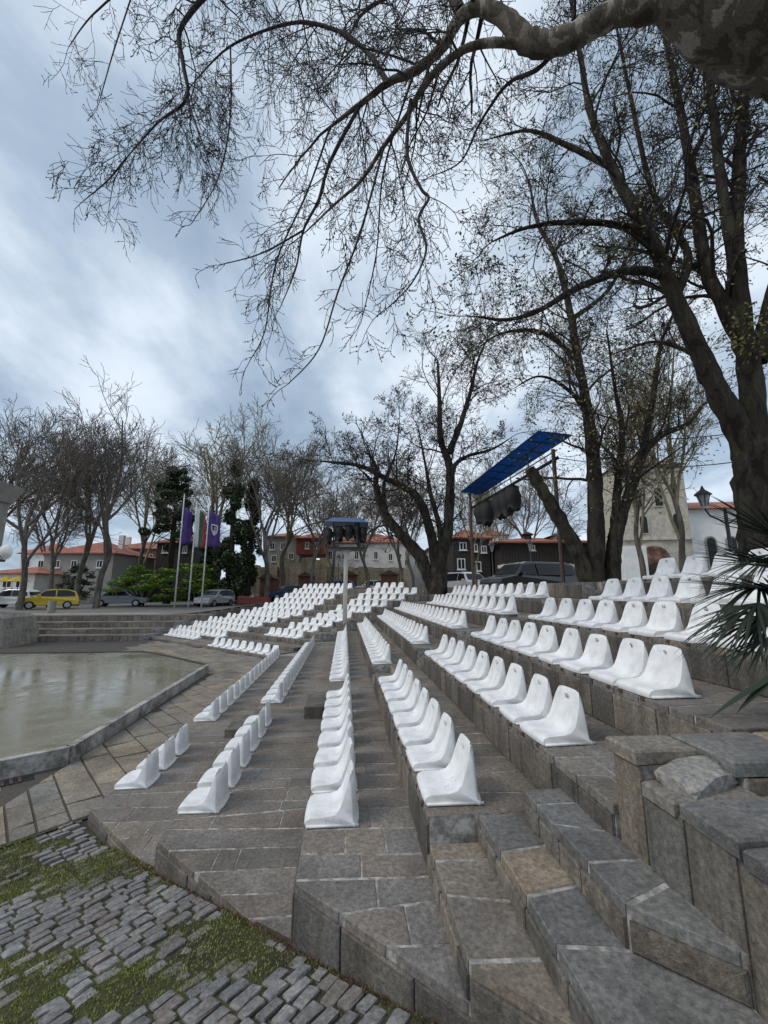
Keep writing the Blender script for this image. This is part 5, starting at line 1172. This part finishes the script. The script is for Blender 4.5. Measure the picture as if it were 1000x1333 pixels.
# ------------------------------------------------------------------ lighting canopies
M_BLUE = None
def _blue(t, b):
    b.inputs['Base Color'].default_value = (.012, .10, .36, 1); b.inputs['Roughness'].default_value = .3; b.inputs['Transmission Weight'].default_value = .55; b.inputs['IOR'].default_value = 1.1
M_BLUE = mat('blue_polycarbonate', _blue)
M_BLACK = plain('black_cover', (.012, .012, .013), .75, var=.3)
cano = empty('light_canopy', at(732, 785, 12)); tag(cano, 'long blue polycarbonate canopy on two steel posts over black wrapped stage lights', 'canopy')
c1, c2, c3, c4 = at(600, 640, 18), at(625, 644, 17.6), at(744, 566, 11.6), at(700.5, 561, 12.0)
def csub(o): return sub(o, cano)
n = 9
for i in range(n):
    for j in range(2):
        def B(s, t): return c1.lerp(c4, s).lerp(c2.lerp(c3, s), t)
        s0, s1, t0, t1 = i / n + .0004, (i + 1) / n - .0004, j / 2 + .001, (j + 1) / 2 - .001; q = [B(s0, t0), B(s1, t0), B(s1, t1), B(s0, t1)]; up = Vector((0, 0, .012))
        csub(MB().add([p for p in q] + [p + up for p in q], [(3, 2, 1, 0), (4, 5, 6, 7), (0, 1, 5, 4), (1, 2, 6, 5), (2, 3, 7, 6), (3, 0, 4, 7)]).obj('panel', M_BLUE))
for i in range(n + 1): csub(MB().tube([B(i / n, 0) - Vector((0, 0, .02)), B(i / n, 1) - Vector((0, 0, .02))], .016, 5).obj('purlin', M_STEEL))
for t in (0.02, .5, .98): csub(MB().tube([B(0, t) - Vector((0, 0, .03)), B(1, t) - Vector((0, 0, .03))], .018, 5).obj('rail', M_STEEL))
pr, plt = at(735, 779, 12), at(617, 775, 17.8)
csub(MB().tube([pr - Vector((0, 0, .15)), Vector((pr.x, pr.y, zpx(580, 12)))], .06, 8).obj('post', M_RUST)); csub(MB().tube([plt - Vector((0, 0, .3)), Vector((plt.x, plt.y, zpx(642, 17.8)))], .06, 8).obj('post', M_RUST))
ba, bb = at(615, 661, 17.8), at(726, 596, 12); csub(MB().tube([ba, bb], .07, 4).obj('beam', M_STEEL)); csub(MB().tube([ba + Vector((0, 0, .25)), bb + Vector((0, 0, .25))], .025, 4).obj('beam', M_STEEL))
for t in (.15, .35, .55, .75): csub(MB().tube([ba.lerp(bb, t), B(t, .5)], .02, 5).obj('hanger', M_STEEL))
def bag(par, c, w_, h, dirv, name='covered_light', seed=0):
    random.seed(seed); v = []; f = []; n = 16; m_ = 6; dv = dirv.normalized(); sv = Vector((dv.y, -dv.x, 0)).normalized()
    for i in range(m_ + 1):
        t = i / m_
        for j in range(n):
            a = 2 * math.pi * j / n; k = (.75 + .25 * math.sin(math.pi * t)) * (1 + .12 * math.sin(3 * a + i) + random.uniform(-.06, .06)); zz = -h * t - (h * .22 * max(0, math.sin(2.5 * a + seed)) if i == m_ else 0)
            v.append(c + dv * math.cos(a) * w_ / 2 * k + sv * math.sin(a) * .28 * k + Vector((0, 0, zz)))
    for i in range(m_):
        for j in range(n): f.append((i * n + j, i * n + (j + 1) % n, (i + 1) * n + (j + 1) % n, (i + 1) * n + j))
    f.append(tuple(range(n))); f.append(tuple(m_ * n + j for j in range(n))[::-1]); o = MB().add(v, f).obj(name, M_BLACK, None, True); return tag(o, None)
dv = bb - ba
for i, (t, w_, h) in enumerate([(.14, .62, .75), (.22, .62, .85), (.40, .62, .8), (.48, .62, .85), (.56, .55, .75)]):
    o = bag(None, ba.lerp(bb, t) + Vector((0, 0, -.08)), w_, h, dv, 'covered_stage_light', i + 3)
    tag(o, 'stage light wrapped in black sheeting, %s from the far post under the long blue canopy' % ORD[i], 'stage light', 'wrapped stage lights')
for (a_, b_, sag, lb) in [(at(740, 567, 11.6), at(1060, 548, 8.5), .25, 'thin black cable strung from the canopy roof corner'), (at(726, 596, 12), at(1060, 585, 9), .35, 'thin black cable strung from the canopy beam end')]:
    cb = MB().tube([a_.lerp(b_, i / 12) - Vector((0, 0, sag * math.sin(math.pi * i / 12))) for i in range(13)], .012, 5).obj('cable', M_BLACK); tag(cb, lb, 'cable')
# small tower in the aisle
dT = 18.3; tw = empty('lighting_tower', at(449, 812, dT)); tag(tw, 'white pole lighting tower with platform and small blue roof in the aisle', 'lighting tower'); tb = at(449, 812, dT)
def tsub(o): return sub(o, tw)
zp = zpx(717, dT)
tsub(MB().tube([tb - Vector((0, 0, .3)), Vector((tb.x, tb.y, zp - .25)), Vector((tb.x, tb.y, zp))], [.10, .09, .24], 10).obj('pole', M_CREAM, None, True))
hw_ = 24 / F * dT
tsub(MB().box(tb.x - hw_, tb.x + hw_, tb.y - .6, tb.y + .6, zp, zp + .08).obj('platform', M_STEEL))
for sx_ in (-.55, .55):
    for sy_ in (-.5, .5): tsub(MB().tube([(tb.x + sx_, tb.y + sy_, zp + .08), (tb.x + sx_, tb.y + sy_, zpx(683, dT))], .02, 5).obj('post', M_STEEL))
for zz in (.35, .7):
    for sy_ in (-.5, .5): tsub(MB().tube([(tb.x - .55, tb.y + sy_, zp + zz), (tb.x + .55, tb.y + sy_, zp + zz)], .014, 5).obj('guard_rail', M_STEEL))
zr = zpx(683, dT)
tsub(MB().add([(tb.x - .9, tb.y - .75, zr), (tb.x + .95, tb.y - .75, zr - .02), (tb.x + .95, tb.y + .75, zr - .05), (tb.x - .9, tb.y + .75, zr), (tb.x - .6, tb.y, zr + .3), (tb.x + .6, tb.y, zr + .28)], [(3, 2, 1, 0), (0, 1, 5, 4), (1, 2, 5), (2, 3, 4, 5), (3, 0, 4)]).obj('roof', plain('blue_sheet', (.02, .07, .20), .45)))
for i, (dx, dz, w_) in enumerate([(-.75, .72, .36), (-.3, .85, .42), (.1, .9, .42), (.45, .95, .3), (.72, .8, .34)]):
    o = bag(None, Vector((tb.x + dx, tb.y - .45, zp + dz + .12)), w_, .55, Vector((1, 0, 0)), 'covered_stage_light', i + 20); tag(o, 'stage light wrapped in black sheeting, %s along the small lighting tower platform' % ORD[i], 'stage light', 'wrapped stage lights')

# ------------------------------------------------------------------ flags
M_PURP = plain('purple_cloth', (.075, .04, .20), .8, var=.25, scale=2); M_FWH = plain('white_cloth', (.62, .63, .64), .8); M_FGR = plain('green_cloth', (.05, .18, .10), .8); M_FRD = plain('red_cloth', (.42, .04, .05), .8)
def flag(u0, v0, u1, v1, d, label, fu, ftop, fbot, fw, stripes, seed, emblem=False):
    b, t = at(u0, v0, d), at(u1, v1, d); pole = empty('flagpole', (b.x, b.y, b.z)); tag(pole, 'white flagpole carrying ' + label, 'flagpole', 'flagpoles above the steps')
    H = t.z - b.z + .3
    MB().tube([(0, 0, -.3), (0, 0, H)], [.07, .05], 8).obj('mast', M_WHITEP, pole, True); MB().sphere((0, 0, H + .04), .07).obj('finial', M_WHITEP, pole, True)
    fl_ = empty('flag', (b.x, b.y, b.z), -YAW); tag(fl_, label, 'flag'); z1, z0 = zpx(ftop, d) - b.z, zpx(fbot, d) - b.z; wd = fw / F * d
    nx_, nz = 12, 10
    def P(s, r): 
        y = .22 * math.sin(s * 9 + seed + r * 1.5) * s; x = .08 + wd * s * (1 - .10 * math.sin(r * 3 + seed)); z = z1 - (z1 - z0) * r - (z1 - z0) * .16 * s * (1 - r) + .10 * s * r * math.sin(seed * 2)
        return (x, y, z)
    for k, m in enumerate(stripes):
        s0, s1 = k / len(stripes), (k + 1) / len(stripes); v = []; f = []
        for i in range(nz + 1):
            for j in range(nx_ + 1): v.append(P(s0 + (s1 - s0) * j / nx_, i / nz))
        for i in range(nz):
            for j in range(nx_): q = i * (nx_ + 1) + j; f.append((q, q + 1, q + nx_ + 2, q + nx_ + 1))
        o = MB().add(v, f).obj('cloth', m, fl_, True); md = o.modifiers.new('s', 'SOLIDIFY'); md.thickness = .012
    if emblem:
        def line(pts, w_, nm): 
            o = MB()
            for (a, b_) in zip(pts, pts[1:]):
                p0, p1 = [Vector(P(*q)) + Vector((0, -.03, 0)) for q in (a, b_)]; o.tube([p0, p1], w_, 5)
            return o.obj(nm, M_FWH, fl_)
        line([(.30, .36), (.30, .50), (.42, .62), (.58, .66), (.74, .62), (.86, .50), (.86, .36), (.30, .36)], .05, 'shield_outline')
        line([(.58, .39), (.58, .60)], .05, 'anchor_shank'); line([(.42, .52), (.48, .59), (.58, .61), (.68, .59), (.76, .52)], .05, 'anchor_arms'); line([(.49, .44), (.68, .44)], .045, 'anchor_stock')
flag(227, 791, 238.5, 649, 35, 'plain purple flag hanging from its pole', 238, 660, 710, 14, [M_PURP], 1.0)
flag(245, 791, 256, 658, 35, 'white, green and red striped flag hanging in folds', 256, 661, 713, 13, [M_FWH, M_FGR, M_FRD], 2.2)
flag(262, 791, 271.5, 653, 35, 'purple flag with white anchor emblem', 271, 664, 713, 14, [M_PURP], 3.1, True)

# ------------------------------------------------------------------ cars
M_TYRE = plain('tyre', (.015, .015, .016), .8); M_HUB = plain('wheel_rim', (.45, .45, .46), .35, .8)
def paint(name, c):
    def fn(t, b): b.inputs['Base Color'].default_value = (*c, 1); b.inputs['Roughness'].default_value = .25; b.inputs['Coat Weight'].default_value = .6; b.inputs['Metallic'].default_value = .1
    return mat(name, fn)
M_LAMP = plain('lamp_lens', (.6, .6, .58), .15); M_TAIL = plain('tail_lens', (.35, .02, .02), .25)
PROFILE = {
 'hatch': ([(0, .30), (.02, .62), (.10, .78), (.95, .92), (1.55, 1.38), (1.9, 1.48), (3.0, 1.46), (3.45, 1.30), (3.62, .95), (3.70, .62), (3.68, .30)], 1.62, (.72, 2.98), .30, [(1.05, .95), (1.58, 1.36), (2.2, 1.42), (2.2, .94)], [(2.28, .94), (2.28, 1.42), (2.98, 1.40), (3.36, 1.24), (3.42, .96)]),
 'saloon': ([(0, .30), (.02, .60), (.12, .74), (1.15, .90), (1.75, 1.34), (2.1, 1.42), (2.9, 1.40), (3.6, 1.02), (4.25, .96), (4.38, .62), (4.36, .30)], 1.70, (.85, 3.5), .31, [(1.3, .93), (1.80, 1.30), (2.35, 1.36), (2.35, .93)], [(2.43, .93), (2.43, 1.36), (2.9, 1.34), (3.4, 1.02), (3.4, .95)]),
 'van': ([(0, .35), (.02, .80), (.12, 1.0), (.85, 1.15), (1.45, 1.72), (1.8, 1.84), (4.3, 1.84), (4.75, 1.70), (4.9, 1.15), (4.92, .75), (4.90, .35)], 1.86, (.95, 3.85), .36, [(1.1, 1.18), (1.5, 1.66), (2.2, 1.74), (2.2, 1.17)], [(2.28, 1.17), (2.28, 1.74), (4.2, 1.74), (4.6, 1.6), (4.66, 1.18)]),
}
def car(kind, name, label, u, d, rz, col, vb=None, grp='cars parked round the plaza'):
    prof, wdt, wx, wr, wa, wb = PROFILE[kind]; p = at(u, 769.7, d); z = plaza_z(p.x, p.y) if vb is None else zpx(vb, d)
    e = empty(name, (p.x, p.y, z), rz); tag(e, label, 'car' if kind != 'van' else 'van', grp); L = prof[-2][0]; m = paint('paint_' + label[:14].replace(' ', '_'), col)
    zb = prof[0][1]; zbelt = .93 if kind != 'van' else 1.15
    def hw(zv): return wdt / 2 * (1 if zv < zbelt else 1 - .20 * (zv - zbelt) / .55)
    v = []; n = len(prof)
    for s in (-1, 1): v += [(x - L / 2, s * hw(zv) * (1 if .05 < x < L - .1 else .93), zv) for x, zv in prof]
    f = [tuple(range(n))[::-1], tuple(range(n, 2 * n))] + [(i, (i + 1) % n, n + (i + 1) % n, n + i) for i in range(n)]
    o = MB().add(v, f).obj('body', m, e); md = o.modifiers.new('b', 'BEVEL'); md.width = .05; md.segments = 2; md.limit_method = 'ANGLE'; md.angle_limit = R(25)
    for s in (-1, 1):
        for w_ in (wa, wb):
            q = [(x - L / 2, s * (hw(zv) + .012), zv) for x, zv in w_]; k = len(q); MB().add(q + [(a, b_ - s * .03, c) for a, b_, c in q], [tuple(range(k)) if s < 0 else tuple(range(k))[::-1]] + [(i, (i + 1) % k, k + (i + 1) % k, k + i) for i in range(k)]).obj('side_window', M_GLASS, e)
        for x in wx:
            t = MB().tube([(x - L / 2, s * (wdt / 2 - .18), wr), (x - L / 2, s * (wdt / 2 + .012), wr)], wr, 16).obj('wheel', M_TYRE, e); MB().tube([(x - L / 2, s * (wdt / 2 + .005), wr), (x - L / 2, s * (wdt / 2 + .022), wr)], wr * .62, 12).obj('rim', M_HUB, t)
        MB().box(-L / 2 - .015, -L / 2 + .12, s * wdt / 2 * .55 - .16, s * wdt / 2 * .55 + .16, .60, .74).obj('headlight', M_LAMP, e); MB().box(L / 2 - .12, L / 2 + .012, s * wdt / 2 * .72 - .10, s * wdt / 2 * .72 + .10, .66, .90).obj('tail_light', M_TAIL, e)
        MB().box(1.2 - L / 2, 1.35 - L / 2, s * (wdt / 2 + .08) - .09, s * (wdt / 2 + .08) + .09, zbelt + .02, zbelt + .14).obj('mirror', m, e)
    a, b_ = (prof[3], prof[4]); 
    def quad(pa, pb, nm, off):
        q = [(pa[0] - L / 2, -hw(pa[1]) * .88, pa[1]), (pa[0] - L / 2, hw(pa[1]) * .88, pa[1]), (pb[0] - L / 2, hw(pb[1]) * .88, pb[1]), (pb[0] - L / 2, -hw(pb[1]) * .88, pb[1])]; nrm = Vector((off, 0, .6)).normalized() * .02
        MB().add([Vector(x_) + nrm for x_ in q] + [Vector(x_) - nrm for x_ in q], [(0, 1, 2, 3), (7, 6, 5, 4), (0, 4, 5, 1), (1, 5, 6, 2), (2, 6, 7, 3), (3, 7, 4, 0)]).obj(nm, M_GLASS, e)
    lerp = lambda A_, B_, t: (A_[0] + (B_[0] - A_[0]) * t, A_[1] + (B_[1] - A_[1]) * t)
    quad(lerp(a, b_, .12), lerp(a, b_, .92), 'windscreen', -.8)
    c, d_ = (prof[7], prof[8]) if kind != 'saloon' else (prof[6], prof[7]); quad(lerp(c, d_, .1), lerp(c, d_, .85), 'rear_window', .8)
    MB().box(-L / 2 - .02, -L / 2 + .02, -.26, .26, .42, .53).obj('number_plate', M_WHITEP, e); MB().box(L / 2 - .02, L / 2 + .02, -.26, .26, .5, .61).obj('number_plate', M_WHITEP, e)
    return e
car('hatch', 'parked_car', 'yellow hatchback parked behind the steps', 66, 33, .55, (.62, .44, .02))
car('hatch', 'parked_car', 'white hatchback parked beside the yellow one', 18, 35, .1 - YAW, (.68, .68, .66))
car('saloon', 'parked_car', 'silver saloon under the bright green bush', 158, 38, 3.5 - YAW, (.30, .32, .35))
car('hatch', 'parked_car', 'silver hatchback parked right of the flagpoles', 281, 38, 1.2, (.36, .37, .39))
car('hatch', 'parked_car', 'pale grey car before the dark evergreens', 318, 44, 1.9, (.42, .40, .40))
car('hatch', 'parked_car', 'dark blue car below the ruined wall', 374, 44, .3, (.02, .035, .11))
car('hatch', 'parked_car', 'bright blue car beside the lighting tower pole', 438, 44, .2, (.03, .09, .28))
car('hatch', 'parked_car', 'white car between two wooden kiosks', 480, 45, .15, (.6, .6, .6))
car('van', 'parked_van', 'long black van parked on the plaza behind the seats', 690, 22, .28, (.012, .012, .014), 779)
car('hatch', 'parked_car', 'dark red car behind the canopy post', 734, 32, 1.75, (.20, .03, .035))
car('hatch', 'parked_car', 'grey car beside the dark red one', 752, 30, 1.65, (.18, .20, .23))
car('van', 'parked_van', 'white delivery van parked below the dark fronted house', 606, 34, 1.9, (.66, .66, .66))
car('hatch', 'parked_car', 'silver car under the white house balconies', 636, 38, .1, (.40, .41, .42))

# ------------------------------------------------------------------ lamps, planters and small things
def lantern(par, c, s, m=M_STEEL):
    MB().tube([c, c + Vector((0, 0, .08 * s)), c + Vector((0, 0, .42 * s))], [.07 * s, .09 * s, .17 * s], 6).obj('glass', plain('lantern_glass', (.45, .46, .46), .2), par)
    MB().tube([c + Vector((0, 0, .42 * s)), c + Vector((0, 0, .47 * s)), c + Vector((0, 0, .60 * s)), c + Vector((0, 0, .72 * s))], [.24 * s, .22 * s, .06 * s, .015], 6).obj('cap', m, par)
    for a in range(6): q = a * math.pi / 3; MB().tube([c + Vector((.085 * s * math.cos(q), .085 * s * math.sin(q), .08 * s)), c + Vector((.175 * s * math.cos(q), .175 * s * math.sin(q), .42 * s))], .012 * s, 4).obj('rib', m, par)
def lamp(u, vt, d, label, s=1, double=False):
    p = at(u, 769.7, d); z0 = plaza_z(p.x, p.y); zt = zpx(vt, d); e = empty('street_lamp', (p.x, p.y, z0)); tag(e, label, 'street lamp', 'black street lanterns'); H = zt - z0 - .7 * s
    MB().tube([(0, 0, -.2), (0, 0, .4), (0, 0, .5), (0, 0, H)], [.11, .11, .055, .045], 8).obj('post', M_STEEL, e, True)
    if not double: lantern(e, Vector((0, 0, H)), s)
    else:
        for k in (-1, 1):
            o = MB(); o.tube([(0, 0, H - .5), (k * .25, 0, H - .35), (k * .5, 0, H - .25), (k * .62, 0, H - .05 if k < 0 else H - .45)], .025, 6); o.obj('arm', M_STEEL, e, True); lantern(e, Vector((k * .62, 0, H - .05 if k < 0 else H - .45)), s)
lamp(440, 722, 40, 'black street lantern in front of the ruined wall', 1.2)
lamp(522 - 2, 720, 43, 'black street lantern before the long white building', 1.2)
lamp(568 + 75, 706, 30, 'black street lantern by the white delivery van', 1.0)
lamp(694, 703, 30, 'black street lantern in front of the dark timber house', 1.1)
lamp(960, 630, 12, 'ornate two armed black lantern before the church nave', .95, True)
M_REDP = plain('red_planks', (.22, .045, .035), .7, var=.3)
for (u, d, wpx, lb) in [(330, 39, 40, 'long red plank planter beside the bare tree'), (618, 30, 24, 'red plank planter below the pale slim tree'), (470, 40, 34, 'red plank planter near the lighting tower')]:
    p = at(u, 769.7, d); z = plaza_z(p.x, p.y); w_ = wpx / F * d; e = empty('planter_box', (p.x, p.y, z), -YAW); tag(e, lb, 'planter')
    for i in range(3): MB().box(-w_ / 2, w_ / 2, 0, .05, .08 + i * .2, .26 + i * .2).obj('plank', M_REDP, e)
    MB().box(-w_ / 2, w_ / 2, .051, .8, 0, .62).obj('box', M_REDP, e)
    leaves('plants', clumps([((random.uniform(-w_ / 2, w_ / 2), .4, .68), (.3, .25, .12)) for _ in range(10)], 260), .06, M_DRY, e, .02)
p = at(66, 800, 27); w_ = MB().tube([(p.x, p.y, 1.1), (p.x, p.y, 1.8)], .22, 12).obj('bollard', Mc); tag(w_, 'pale concrete bollard on the top step behind the stage', 'bollard'); w_.location.x += 0
for i, (u, d) in enumerate([(8, 40), (24, 40)]):
    p = at(u, 757, d); e = empty('sunshade', (p.x, p.y, p.z)); tag(e, 'yellow sunshade before the left white building, %s the pillar' % ('next to' if i == 0 else 'farther from'), 'sunshade', 'yellow sunshades'); MB().tube([(0, 0, 0), (0, 0, .45), (0, 0, .5)], [1.0, .1, .02], 8).obj('cloth', plain('yellow_cloth', (.55, .38, .03), .8), e); MB().tube([(0, 0, -1.8), (0, 0, .2)], .03, 6).obj('pole', M_STEEL, e)
for q in [o for o in bpy.data.objects if o.name.startswith('tmp')]: bpy.data.objects.remove(q)
